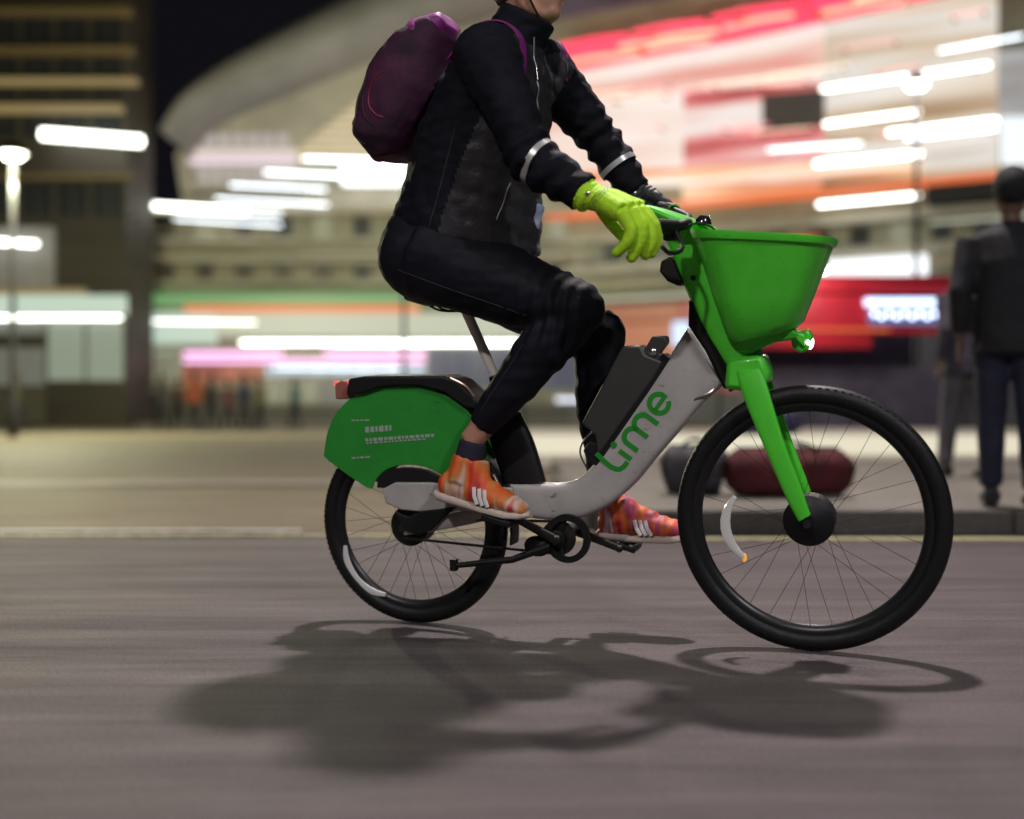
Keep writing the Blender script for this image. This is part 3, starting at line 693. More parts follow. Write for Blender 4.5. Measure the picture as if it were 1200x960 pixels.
# ---- tights
bm = NB()
ball(bm, B(512,292), (.165,.185,.145), 28); ball(bm, B(500,300,-.08), (.145,.12,.125), 24); ball(bm, B(500,300,.08), (.145,.12,.125), 24)
ball(bm, B(548,285), (.14,.17,.11), 24)
for s, h, k, a in ((-1,hipN,kneeN,ankN),(1,hipF,kneeF,ankF)):
    kk = 1.0 if s < 0 else .95
    tube(bm, [h, h.lerp(k,.3), h.lerp(k,.6), h.lerp(k,.88), k], [.125,.122*kk,.106*kk,.086*kk,.076*kk], 22)
    ball(bm, k+Vector((.004,0,.0)), .080*kk, 18)
    tube(bm, [k, k.lerp(a,.25), k.lerp(a,.5), k.lerp(a,.75), k.lerp(a,.92)], [.074*kk,.076*kk,.068*kk,.052*kk,.042*kk], 20)
def tdisp(p, k):
    d = .006*nz(p, 8, 5)+.0015*nz(p, 45)+.004*nz(Vector((p.x*.6,p.y,p.z*2.4)), 16, 7)
    for kn in (kneeN, kneeF):
        r = (p-kn-Vector((-.05,0,-.03))).length
        if r < .17: d += .010*(1-r/.17)*math.sin(p.x*150-p.z*40+nz(p,12)*3)
    return d
tg = organic('tights', bm, M_tight, body, .0075, 4, tdisp)
rayline('seam', tg, M_zipg2, [B(500+i*9,318+i*3.2) for i in range(17)], Vector((0,-1,0)), .0013, tg)
rayline('seam', tg, M_zipg2, [B(640-i*5,400+i*7.5) for i in range(11)], Vector((0,-1,0)), .0013, tg)
# ---- socks and shoes
def shoe(s, heel, toe, ank, kn, up, m_, lab):
    h = heel; t = toe; ax = (t-h).normalized(); L_ = (t-h).length
    n = up - ax*up.dot(ax); n.normalize(); sd = ax.cross(n)
    bm = NB()
    st_ = [(0.00,.030,.026,.030),(.10,.040,.040,.035),(.28,.042,.043,.036),(.5,.040,.036,.041),(.72,.034,.030,.047),(.88,.028,.022,.043),(1.0,.020,.014,.026)]
    tube(bm, [h+ax*L_*a+n*b for a, b, c, d in st_], [(c,d) for a, b, c, d in st_], 20, side=sd)
    tube(bm, [ank.lerp(h+ax*L_*.22+n*.05,.45), ank.lerp(h+ax*L_*.22+n*.05,.7), h+ax*L_*.22+n*.05], [.043,.044,.045], 18)
    tube(bm, [ank.lerp(h+ax*L_*.30+n*.05,.5)+ax*.015, h+ax*L_*.42+n*.06, h+ax*L_*.62+n*.045], [.038,.035,.03], 16)
    so = organic('shoe', bm, m_, body, .005, 3, lambda p, k: .0012*nz(p, 50)+.0015*math.sin(p.dot(ax)*210))
    bm = NB()
    st2 = [(-.04,.012,.012,.022),(.02,.006,.014,.034),(.3,.004,.013,.036),(.55,.004,.012,.043),(.8,.006,.012,.048),(.95,.012,.011,.038),(1.05,.020,.008,.016)]
    tube(bm, [h+ax*L_*a+n*(b-.004) for a, b, c, d in st2], [(c,d) for a, b, c, d in st2], 20, side=sd, ex=3); obj('sole', bm, M_sole, so)
    bm = NB()
    for j in range(4):
        c = h+ax*L_*(.46+.075*j)+n*(.078-.008*j); tube(bm, spline([c-sd*.026-n*.008, c+n*.004, c+sd*.026-n*.008], 3), .003, 8)
    obj('laces', bm, M_white, so)
    bm = NB()
    for j in range(3):
        c = h+ax*L_*(.50+.06*j)+n*.012; tube(bm, [c+sd*.043+n*.002, c+sd*.0445+ax*-.012+n*.022, c+sd*.037-ax*.02+n*.044], [(.006,.004)]*3, 8)
    obj('side_stripes', bm, M_white, so)
    bm = NB(); tube(bm, [ank.lerp(h+ax*L_*.24+n*.06,.12), ank.lerp(h+ax*L_*.24+n*.06,.5), h+ax*L_*.25+n*.06], [.0385,.040,.036], 18); organic('sock', bm, M_sock if s < 0 else M_shoe, body, .006, 2)
    return so
shoe(-1, B(515,580,-.145), B(616,608,-.145), ankN, kneeN, Vector((-.1,0,1)), M_shoe, '')
shoe(1, B(704,628,.145), B(808,632,.145), ankF, kneeF, Vector((.0,0,1)), M_shoe2, '')
# ---- gloves with five separate fingers
def glove(m_, s, wr, el, knuck, fing, thumb, name, rf=.0115):
    bm = NB(); ax = (wr-el).normalized()
    tube(bm, [wr-ax*.030, wr-ax*.012, wr+ax*.012], [.034,.042,.041], 18)
    mid = sum(knuck, Vector())/4
    for i, k in enumerate(knuck):
        tube(bm, [wr, wr.lerp(k,.5)+Vector((0,0,.006)), k], [.032,.029,rf*1.6], 12)
        f = fing[i]; rr_ = rf*(.9 if i == 0 else 1.0)
        tube(bm, spline([k]+f, 3), [q[0] for q in spline([(rr_*1.30,)]+[(rr_*(1.15-.13*j),) for j in range(len(f))], 3)], 12)
        ball(bm, f[-1], rr_*.95, 10)
    tube(bm, spline(thumb, 3), [q[0] for q in spline([(.020,),(.016,),(.0135,),(.011,)], 3)], 12); ball(bm, thumb[-1], .011, 10)
    g = organic(name, bm, [m_, M_dlime if m_ == M_glv else M_black], body, .0036, 2, lambda p, k: .0012*nz(p, 45)+(.0012*math.sin((p-wr).dot(ax)*420) if abs((p-wr).dot(ax)) < .03 else 0))
    for f in g.data.polygons:
        t = (f.center-wr).dot(ax)+.004*nz(f.center, 40)
        if .030 < t < .034 or .038 < t < .0415 or .046 < t < .048: f.material_index = 1
    c = wr-ax*.004
    bm = NB(); q = c+(B(690,226,-.36)-c).normalized()*.044; ball(bm, q, (.007,.004,.007)); obj('strap_button', bm, M_chrome, g)
    return g
kn = [B(728,249,-.345), B(739,247,-.320), B(747,246,-.294), B(752,247,-.268)]
fg = [[B(739,268,-.345), B(734,285,-.343), B(723,296,-.338)],
      [B(752,268,-.318), B(749,286,-.318), B(740,301,-.315)],
      [B(762,268,-.292), B(763,284,-.292), B(756,298,-.290)],
      [B(766,266,-.266), B(768,284,-.266), B(763,296,-.266)]]
th = [wrN+Vector((.02,.02,-.012)), B(716,262,-.262), B(733,280,-.245), B(748,288,-.240)]
glove(M_glv, -1, wrN, elN, kn, fg, th, 'glove', .0158)
kn = [B(764,232,.335), B(768,232,.312), B(771,233,.288), B(773,234,.264)]
fg = [[B(776,240,.335), B(778,250,.335), B(772,258,.335)],[B(781,240,.312), B(783,251,.312), B(776,259,.312)],[B(784,241,.288), B(786,252,.288), B(779,260,.288)],[B(786,242,.264), B(787,253,.264), B(781,260,.264)]]
th = [wrF+Vector((.01,-.02,-.012)), B(764,243,.27), B(770,252,.258), B(777,258,.250)]
glove(M_glvb, 1, wrF, elF, kn, fg, th, 'glove')
# ---- backpack
def pack_mat():
    m = mat('purple_pack_fabric', (.085,.006,.050), .8, nscale=6, col2=(.018,.003,.016), bump=.2, bscale=80); return m
M_pack = pack_mat(); M_mag = mat('magenta_pack_fabric', (.26,.02,.22), .55, nscale=12, namt=.4, bump=.2); M_zipl = mat('zip_black', (.01,.01,.012), .4); M_wine = mat('wine_piping', (.22,.006,.04), .5)
bm = NB()
tube(bm, [B(522,34), B(500,58), B(484,95), B(468,135), B(458,165), B(462,188)], [(.045,.09),(.085,.125),(.115,.140),(.110,.145),(.088,.140),(.035,.10)], 24, side=Y, ex=2.6)
pk = organic('backpack', bm, M_pack, None, .008, 3, lambda p, k: .006*nz(p, 10, 2)+.003*nz(p, 28)); pk.matrix_world = BM_
tag(pk, 'dark purple backpack with magenta top worn on the cyclist\'s back', 'backpack')
bm = NB(); tube(bm, [B(528,26), B(505,45), B(478,72)], [(.03,.075),(.062,.112),(.052,.12)], 20, side=Y); organic('top_flap', bm, M_mag, pk, .008, 3, lambda p, k: .005*nz(p, 14))
bm = NB(); tube(bm, [B(446,120), B(438,150), B(444,176)], [(.032,.09),(.048,.105),(.03,.085)], 20, side=Y); organic('front_pocket', bm, M_pack, pk, .008, 3, lambda p, k: .004*nz(p, 16))
bm = NB(); pq = []
for a_ in range(0, 80, 8):
    dr_ = Vector((-math.cos(R(a_)), -.45, -math.sin(R(a_)))).normalized(); og_ = Vector(B(468,150)); ok, loc, nn, fi = pk.ray_cast(og_+dr_*.5, -dr_); pq.append(loc if ok else og_)
tube(bm, spline(pq, 3), .005, 8); obj('piping', bm, M_wine, pk)
bm = NB(); tube(bm, spline([B(446,86,-.12), B(452,70,-.12), B(462,72,-.12), B(458,92,-.12)], 5), .003, 8); obj('zip_cord', bm, M_mark, pk)
def packline(name, m_, angs, side, rr):
    bm = NB(); q_ = []
    for a_ in angs:
        dr_ = Vector((-math.cos(R(a_)), side, -math.sin(R(a_)))).normalized(); og_ = Vector(B(480,120)); ok, loc, nn, fi = pk.ray_cast(og_+dr_*.6, -dr_); q_.append(loc if ok else og_)
    tube(bm, spline(q_, 3), rr, 8); return obj(name, bm, m_, pk)
packline('zip', M_zipl, range(-80, 60, 9), -.75, .0028); packline('pocket_zip', M_zipl, range(-20, 70, 9), -1.5, .0024); packline('side_seam', M_wine, range(-85, 80, 9), -2.2, .0022)
for s in (-1, 1):
    bm = NB(); pp = []
    ctl = [(522,60),(545,26),(578,22),(606,38),(614,66),(606,96),(580,140),(520,176)]
    src = [B(530,70,s*.10), B(560,36,s*.12), B(586,38,s*.125), B(600,52,s*.13), B(612,72,s*.13), B(618,100,s*.13)]
    for i, q in enumerate(src):
        d = [Vector((-.3,0,1)), Vector((-.1,0,1)), Vector((.3,0,1)), Vector((.8,0,.7)), Vector((1,0,.3)), Vector((1,0,0))][i].normalized()
        org = Vector(q)-d*.05; ok, loc, nn, fi = jk.ray_cast(org+d*.4, -d)
        pp.append((loc if ok else q)+d*.004)
    tube(bm, spline(pp, 4), [(.005,.026)]*((len(pp)-1)*4+1), 10, side=Y); obj('shoulder_strap', bm, M_mag, pk)
# ================================================================== THE FAR SIDE OF THE STREET
M_stone = mat('grimy_limestone', (.34,.325,.24), .8, nscale=.5, namt=.35, bump=.2, bscale=6, stretch=(.5,1,1.6))
M_stone2 = mat('pale_limestone', (.50,.46,.38), .8, nscale=.6, namt=.25, bump=.2, bscale=6)
M_office = mat('dark_brown_cladding', (.045,.036,.024), .6, nscale=.4, namt=.5, stretch=(.3,1,2))
M_grey = mat('grey_render', (.20,.195,.20), .8, nscale=.5, namt=.3)
M_glass = mat('dark_window_glass', (.015,.018,.022), .4)
M_fr = mat('dark_frame', (.03,.03,.03), .5)
M_roof = mat('slate_roof', (.04,.04,.05), .7, nscale=2)
def gl(n, c, s): return glow(n, c, s)
G_warm = gl('warm_lit_window', (1,.80,.50), .62); G_pale = gl('pale_lit_window', (.85,.75,.72), .50)
G_white = gl('white_lamp_glow', (.97,1,.90), 7.0); G_cool = gl('cool_streak_glow', (.85,.93,1), 5.0)
G_pink = gl('pink_strip_light', (1,.50,.86), 1.9); G_cream = gl('cream_shop_fascia', (.78,.82,.62), .62)
G_mint = gl('mint_shop_fascia', (.72,.90,.74), .70); G_ledge = gl('amber_glow_strip', (.85,.6,.22), .28)
G_green = gl('green_neon_trim', (.22,.55,.20), .55); G_orange = gl('orange_neon_trim', (.9,.16,.03), .9)
G_lilac = gl('lilac_lit_panel', (.58,.52,.68), .55); G_blue = gl('ice_blue_shop_window', (.62,.78,.88), .75)
G_ochre = gl('ochre_shop_window', (.50,.50,.32), .42); G_red = gl('red_shop_window', (.60,.12,.05), .45)
G_dim = gl('dim_shop_window', (.30,.31,.26), .35); G_oransh = gl('orange_shop_window', (.72,.20,.09), .55)
G_red2 = gl('red_neon_tube', (1,.03,.10), 2.0); G_red3 = gl('salmon_neon_tube', (1,.30,.20), 2.4); G_box = gl('white_lightbox', (.93,.97,1), 1.6)
G_ledb = gl('blue_white_led', (.55,.70,1), 3.0); G_ledd = gl('led_drop_bulb', (.6,.7,1), 6.0)
G_warmbar = gl('warm_streak_glow', (1,.75,.5), 2.2); G_pinkbar = gl('pink_streak_glow', (1,.35,.35), 1.8); G_indigo = gl('indigo_shop_window', (.13,.14,.26), .35); G_smallsign = gl('small_white_sign', (.85,.88,1), 1.5)
def fb(bm, x0, x1, y0, y1, Y, d, back=None):
    """a block whose front face at distance Y covers these pixels; d = how far it reaches back"""
    a = P(x0, y1, Y); b = P(x1, y0, Y); bb(bm, a.x, b.x, Y, Y+d, a.z, b.z)
def part(name, m, parent, *rects, bevel=0):
    """rects: (x0,x1,y0,y1,Y,depth); each rectangle becomes one part"""
    o = None
    for r in rects:
        bm = NB(); fb(bm, *r); o = obj(name, bm, m, parent, smooth=False, bevel=bevel)
    return o
# ---- dark office block on the left
YB = 40.0
of = empty('office_block', (-24, YB, 0)); of_inv = Matrix.Translation((24, -YB, 0))
def adopt(root):
    """meshes were written in world coordinates: keep them there under their root"""
    for c in root.children:
        c.matrix_parent_inverse = root.matrix_world.inverted()
bpy.context.view_layer.update()
tag(of, 'dark brown office block with an amber glow put on its ledges on the far left', 'building')
bm = NB(); bb(bm, -40, P(148,0,YB).x, YB, YB+3, 0, 24); obj('wall', bm, M_office, of, smooth=False)
bm = NB(); bb(bm, -40.3, P(148,0,YB).x+.2, YB-.3, YB+3.3, 24, 24.8); obj('roof_parapet', bm, M_office, of, smooth=False)
part('glowing_ledge', G_ledge, of, (-60,158,91,96,YB-.5,.5), (-60,140,122,129,YB-.5,.5), (-60,95,338,344,YB-.6,.6))  # lamplight on these ledges is put in as emission
part('ledge', mat('ochre_ledge', (.16,.11,.05), .7), of, (-60,155,54,62,YB-.4,.4), (-60,152,8,16,YB-.4,.4), (-60,152,205,209,YB-.35,.35))
for j, (y0, y1) in enumerate([(20,50),(66,88),(100,118),(134,160),(212,255)]):
    for k in range(5):
        x0 = -55+k*41
        bm = NB(); fb(bm, x0, x0+33, y0, y1, YB-.02, .03); wo = obj('window', bm, M_glass, of, smooth=False)
        bm = NB(); fb(bm, x0+15, x0+18, y0, y1, YB-.08, .06); obj('mullion', bm, M_fr, wo, smooth=False)
part('light_panel', mat('pale_grey_panel', (.28,.27,.29), .7, nscale=1), of, (-60,62,266,336,YB-.25,.25))
part('shop_window', G_dim, of, (-60,52,352,392,YB-.05,.06), (-60,52,408,452,YB-.05,.06))
part('shop_fascia', G_mint, of, (-60,146,346,368,YB-.3,.3)); part('shop_window', gl('olive_mint_shop_window', (.42,.50,.38), .5), of, (56,98,376,446,YB-.05,.06), (102,144,376,446,YB-.05,.06)); part('strip_light', G_white, of, (-60,140,371,373.5,YB-.3,.2))
part('stall_riser', mat('dark_riser', (.07,.065,.05), .6), of, (-60,52,455,498,YB-.1,.1))
# ---- central shop building
YC = 45.0
sb = empty('shop_building', (-8, YC, 0)); tag(sb, 'olive stone building with long lit shop fronts and a sweeping curved roof edge', 'building')
xL, xR = P(70,0,YC).x, P(700,0,YC).x
zt = P(0,242,YC).z
bm = NB(); bb(bm, P(150,0,YC).x, xR, YC+.3, YC+14, 0, zt); bb(bm, xL-4, P(150,0,YC).x, YC+.3, YC+14, 0, zt-.6); obj('wall', bm, M_stone, sb, smooth=False)
part('string_course', M_stone2, sb, (70,700,242,249,YC-.4,.8), (70,700,281,284,YC-.1,.5), (150,700,303,308,YC-.3,.7), (350,700,296,300,YC-.35,.7), (60,700,330,334,YC-.2,.6))
for k in range(13):
    x0 = 92+k*46
    bm = NB(); fb(bm, x0, x0+20, 254, 278, YC+.26, .05); wo = obj('window', bm, M_glass if k % 3 else G_ochre, sb, smooth=False)
    bm = NB(); fb(bm, x0-2, x0+22, 278, 280.5, YC+.05, .3); obj('sill', bm, M_stone2, wo, smooth=False)
    bm = NB(); fb(bm, x0, x0+20, 311, 327, YC+.26, .05); obj('window', bm, M_glass, sb, smooth=False)
# upper storeys under the curved roof
cv = [(205,168),(232,132),(275,104),(330,78),(400,45),(470,14),(560,-18),(660,-50),(760,-75)]
bm = NB(); poly = [P(214,242,YC+1.5)]+[P(x,y+14,YC+1.5) for x, y in spline(cv,4)]+[P(760,242,YC+1.5)]
prism(bm, poly, (0,12,0)); obj('upper_wall', bm, M_stone2, sb, smooth=False)
bm = NB(); C3 = [P(x,y,YC-.2) for x, y in spline(cv,6)]
n_ = len(C3); tube(bm, C3, [(.25+.95*math.sin(math.pi*min(1,(i+2)/n_*1.3)*.5), 1.9) for i in range(n_)], 18, side=Y, ex=2.4); obj('curved_roof_edge', bm, mat('curved_roof_metal', (.24,.225,.215), .6, nscale=.6, namt=.25), sb)
random.seed(11)
for y0 in range(84, 186, 9):
    xa = max(346, 470-(y0-60)*1.25+18); part('louvre_light', G_warm, sb, (xa,520,y0,y0+4.6,YC+1.3,.2))
part('lit_window', G_pale, sb, *[(222+k*17,234+k*17,156,170,YC+1.35,.2) for k in range(7)])
part('lit_window', G_pale, sb, *[(232+k*16,242+k*16,196,214,YC+1.35,.2) for k in range(7)])
part('lit_band', gl('cream_pink_band', (.95,.80,.74), .75), sb, (228,345,174,181,YC+1.0,.4)); part('lit_band', gl('lilac_pink_band', (.95,.78,.90), .9), sb, (220,345,185,190,YC+1.0,.4))
part('balcony', M_stone2, sb, (215,350,217,221,YC-.1,1.5))
# glowing bars on short brackets, shaped after streaked street lamps
def bar(x0, x1, y, h, Y, m, parent, slope=0.0):
    a = P(x0, y, Y); b = P(x1, y+slope, Y); r = h*.62/2/F*Y
    bm = NB(); tube(bm, [a, a+(b-a)*.01, b-(b-a)*.01, b], [r*.55, r, r, r*.55], 12); o = obj('streak_bar', bm, m, parent)
    for t in (.15, .85):
        c = a.lerp(b, t); bm = NB(); tube(bm, [c+Vector((0,.05,0)), c+Vector((0,.75,.06))], .04, 6); obj('bracket', bm, M_fr, o)
    return o
bar(48,167,157,19,YB-.8,G_white,of,9); bar(-30,44,282,8,YB-.8,G_white,of,4)
bar(178,288,241,10,YC-.5,G_white,sb,7); bar(288,330,249,3,YC-.5,G_cool,sb,2); bar(252,384,233,3.4,YC-.6,G_cool,sb,7)
bar(270,382,217,3.6,YC-.6,G_cool,sb,5); bar(204,330,256,3,YC-.6,G_cool,sb,8); bar(310,400,202,5,YC-.6,G_cool,sb,4); bar(355,470,186,5,YC-.6,G_cool,sb,3)
part('lightbox_sign', gl('blazing_sign', (.95,.98,1), 2.6), sb, (400,520,192,214,YC-.5,.6))
# shop level
part('green_trim', G_green, sb, (62,700,344,357,YC-.5,.8)); part('orange_trim', G_orange, sb, (215,490,358,364,YC-.65,.9))
part('shop_fascia', G_mint, sb, (60,250,366,402,YC-.45,.7)); part('shop_fascia', G_cream, sb, (251,470,366,393,YC-.45,.7), (471,690,366,393,YC-.45,.7))
part('strip_light', G_white, sb, (282,388,400,403,YC-.5,.2), (391,640,400,404,YC-.5,.2))
part('pink_strip_light', G_pink, sb, (215,330,412,417,YC-.5,.2), (380,498,411,416,YC-.5,.2), (215,498,421,425,YC-.45,.2))
cols = [(62,112,G_ochre,404,454),(114,172,G_mint,404,432),(174,212,G_ochre,404,448),(214,262,G_red,428,448),(264,308,G_oransh,428,446),(312,332,G_blue,427,442),(334,412,G_blue,427,440),(414,498,G_blue,427,441),(312,372,G_ochre,446,472),(374,498,G_dim,446,474),(502,560,G_indigo,408,470),(562,640,G_indigo,408,452),(642,690,G_indigo,408,456),(114,172,G_ochre,434,454)]
for x0, x1, m_, y0, y1 in cols:
    bm = NB(); fb(bm, x0, x1, y0, y1, YC+.25, .06); wo = obj('shop_window', bm, m_, sb, smooth=False)
    bm = NB()
    for k in range(1, 3): fb(bm, x0+(x1-x0)*k/3-.6, x0+(x1-x0)*k/3+.6, y0, y1, YC+.18, .07)
    obj('window_frame', bm, M_fr, wo, smooth=False)
part('stall_riser', mat('shop_riser', (.10,.095,.08), .6), sb, (62,310,456,498,YC+.1,.25), (310,498,475,498,YC+.1,.25), (500,690,473,498,YC+.1,.25))
part('small_sign', G_smallsign, sb, (652,690,466,471,YC-.1,.2))
# counters and clipped bushes outside the shops
def counter(x0, x1, y0, y1, Yc, m_, label):
    a = P(x0,y1,Yc); b = P(x1,y0,Yc); r = empty('counter', ((a.x+b.x)/2, Yc, .13)); tag(r, label, 'counter')
    w_ = b.x-a.x; h_ = b.z-.13
    bm = NB(); bb(bm, -w_/2, w_/2, 0, .8, 0, h_); obj('cabinet', bm, M_fr, r, bevel=.02, smooth=False)
    bm = NB(); bb(bm, -w_/2+.08, w_/2-.08, -.05, 0, .15, h_-.12); obj('lit_panel', bm, m_, r, smooth=False)
    bm = NB(); bb(bm, -w_/2-.06, w_/2+.06, -.1, .86, h_, h_+.06); obj('worktop', bm, M_stone2, r, smooth=False)
counter(56,115,456,490,42.5,G_lilac,'lilac lit counter at the left end of the shop fronts'); counter(117,174,457,490,42.6,gl('pale_lilac_lit_panel', (.68,.64,.78), .6),'pale lilac lit counter beside the row of pedestrians')
M_leaf = mat('box_leaf', (.05,.11,.025), .6, nscale=8, namt=.5)
def bush(x, y, Yc, r_, label, seed):
    random.seed(seed); c = P(x,y,Yc); rt = empty('potted_bush', (c.x, Yc, .13)); tag(rt, label, 'plant')
    bm = NB(); lathe(bm, [(.22,0),(.30,.45),(.32,.5),(.27,.5),(.24,.42)], (0,0,0), n=20); obj('pot', bm, M_grey, rt)
    bm = NB(); h = c.z-.13; tube(bm, [(0,0,.4),(0,0,h)], [.05,.03], 8); obj('stem', bm, M_office, rt)
    bm = NB()
    for k in range(900):
        d = Vector((random.gauss(0,1),random.gauss(0,1),random.gauss(0,1))).normalized()*r_*random.uniform(.55,1.05); d.z *= .9
        s = random.uniform(.05,.09); rot = Matrix.Rotation(random.uniform(0,6.3),3,Vector((random.random(),random.random(),random.random())).normalized())
        q = [bm.verts.new(Vector((0,0,h))+d+rot@Vector(v)) for v in ((-s,0,0),(0,-s*.5,0),(s,0,0),(0,s*.5,0))]; bm.faces.new(q)
    me = obj('foliage', bm, M_leaf, rt, smooth=False)
bush(148,443,42.0,.42,'round green bush in a pot behind the pale lilac counter',1); bush(163,446,42.3,.34,'smaller green bush in a pot nearest the pedestrians',2)

# ---- screen building on the right: a front that comes nearer towards the right
A_ = Vector((1.25, 46.0, 0)); B_ = Vector((21.5, 34.5, 0)); WD = (B_-A_).normalized(); WN = Vector((WD.y, -WD.x, 0))    # WN points to the street
scb = empty('screen_building', A_); tag(scb, 'corner building with giant pink and cream video wall under red neon lettering strips', 'building')
def W(px, py, off=0.0):
    """point of the slanting front (moved off metres towards the street) seen at a pixel"""
    d = Vector(((px-600)/F, 1, (480-py)/F)); o = Vector((0,0,CAMZ)); a = A_+WN*off
    return o+d*((a-o).dot(WN)/d.dot(WN))
def wq(name, m_, pts, d=.25, off=0.0, parent=None):
    bm = NB(); prism(bm, [W(x,y,off) for x, y in pts], -WN*d); return obj(name, bm, m_, parent or scb, smooth=False)
def wz(x0, x1, z0, z1, off, d, name, m_, parent=None):
    """upright block on the front between two heights"""
    a = W(x0,480,off); b = W(x1,480,off); bm = NB()
    prism(bm, [Vector((a.x,a.y,z0)),Vector((b.x,b.y,z0)),Vector((b.x,b.y,z1)),Vector((a.x,a.y,z1))], -WN*d); return obj(name, bm, m_, parent or scb, smooth=False)
bm = NB(); prism(bm, [A_, B_, B_+Vector((6,12,0)), A_+Vector((2,14,0))], (0,0,16.2)); obj('wall', bm, M_stone, scb, smooth=False)
wz(632,1290,16.2,19.2,.4,1.0,'parapet',mat('mauve_grey_parapet', (.17,.14,.22), .7, nscale=.4, namt=.4))
ad1 = screen_mat('screen_picture_cream_pink', [(.30,(.80,.28,.22)),(.42,(.88,.55,.47)),(.5,(.92,.74,.64)),(.6,(.97,.86,.80)),(.7,(.85,.5,.46))], 1.0, (.07,.07,1.1), 1.0, 3)
ad2 = screen_mat('screen_picture_red', [(.28,(.05,.01,.01)),(.38,(.55,.08,.08)),(.46,(.85,.25,.25)),(.54,(.92,.55,.50)),(.66,(.95,.85,.80))], .95, (.10,.10,1.1), 1.1, 8)
ad3 = screen_mat('screen_picture_warm', [(.30,(.45,.28,.15)),(.42,(.75,.58,.42)),(.52,(.88,.76,.62)),(.62,(.95,.9,.84)),(.74,(.62,.50,.40))], .85, (.08,.08,1.5), 1.1, 5)
ad4 = screen_mat('screen_picture_ticker', [(.30,(.7,.10,.05)),(.42,(.95,.42,.18)),(.5,(1,.70,.45)),(.6,(1,.92,.82)),(.7,(.85,.30,.28))], 1.0, (.07,.07,2.2), 1.2, 2)
def neon_y(x): return 86-.185*(x-640) if x < 860 else 45.3-.215*(x-860)
def scr(name, x0, x1, ytop, ybot, m_, off=.35):
    n = 6; t = [(x0+(x1-x0)*k/n, ytop(x0+(x1-x0)*k/n)) for k in range(n+1)]; b = [(x, ybot(x)) for x, _ in reversed(t)]
    return wq(name, m_, t+b, .3, off)
lo = lambda x: 222-.035*(x-640)
mid = lambda x: 128-.05*(x-640)
scr('led_screen', 636, 800, lambda x: neon_y(x)+4, lo, ad1); scr('led_screen', 801, 965, lambda x: mid(x)-14, lo, ad2)
scr('led_screen', 801, 965, lambda x: neon_y(x)+4, lambda x: mid(x)-15, ad1); scr('led_screen', 966, 1168, lambda x: neon_y(x)+4, lo, ad3)
scr('led_screen', 1170, 1290, lambda x: 60-.1*(x-1170), lambda x: 134-.03*(x-1170), screen_mat('screen_picture_grey', [(.3,(.35,.33,.32)),(.5,(.55,.53,.52)),(.7,(.75,.75,.78))], .7, (.2,.2,.9), 1.2, 4))
scr('led_screen', 1172, 1290, lambda x: 137-.03*(x-1170), lambda x: 192-.035*(x-1170), gl('white_screen', (.85,.92,.95), 1.1))
wq('dark_panel', gl('dark_picture', (.03,.012,.012), .4), [(893,111),(966,104),(966,147),(893,153)], .08, .42)
scr('ticker_screen', 636, 1080, lambda x: lo(x)-20, lambda x: lo(x)-2, ad4, .5)
scr('ticker_screen', 800, 960, lambda x: lo(x)+3, lambda x: lo(x)+18, ad4, .45)
wz(636,1290,8.15,8.35,.6,.6,'orange_ledge',G_orange)
def neon_y(x): return 86-.185*(x-640) if x < 860 else 45.3-.215*(x-860)
def wbar(x0, y0, x1, y1, h, m_):
    a = W(x0,y0,1.0); b = W(x1,y1,1.0); r = h*.55/2/F*40
    bm = NB(); tube(bm, [a, a.lerp(b,.02), b.lerp(a,.02), b], [r*.4, r, r, r*.5], 12); o = obj('streak_bar', bm, m_, scb)
    for t in (.1,.9):
        bm = NB(); c = a.lerp(b,t); tube(bm, [c, c-WN*.8], .04, 6); obj('bracket', bm, M_fr, o)
for q in [(962,105,1160,76,7,G_white),(965,146,1078,131,6,G_white),(1040,156,1170,141,8,G_white),(955,192,1080,180,9,G_white),(958,240,1078,229,8,G_white),(1060,162,1168,150,5,G_cool),(900,176,1010,168,4,G_cool),(1100,60,1200,42,4,G_cool)]: wbar(*q)  # glowing bars shaped after streaked lights
random.seed(31)
for k in range(16):  # more bars added at random for thin streaks of light
    x0 = random.uniform(660,1120); y0 = random.uniform(neon_y(x0)+22, 205); L_ = random.uniform(40,130); sl = -.03-.12*(1-(y0-60)/160)
    wbar(x0, y0, min(x0+L_,1166), y0+sl*L_, random.choice([2.2,2.6,3.2]), random.choice([G_warmbar,G_pinkbar,G_pinkbar,G_red3]))
# neon lettering strips running along the top of the video wall
random.seed(21)
for k in range(5):
    x = 648+random.uniform(0,14)
    while x < 1080:
        L_ = random.uniform(60,120); y = neon_y(x)-1-k*7; y2 = neon_y(x+L_)-1-k*7
        a = W(x,y,.9+.1*k); b = W(x+L_,y2+ (4 if k%2 else 2),.9+.1*k); bm = NB(); tube(bm, [a, a.lerp(b,.5)+Vector((0,0,.06)), b], .085 if k in (1,2) else .075, 8); obj('neon_tube', bm, G_red3 if (k in (1,2) and random.random() < .7) else G_red2, scb)
        x += L_+random.uniform(3,10)
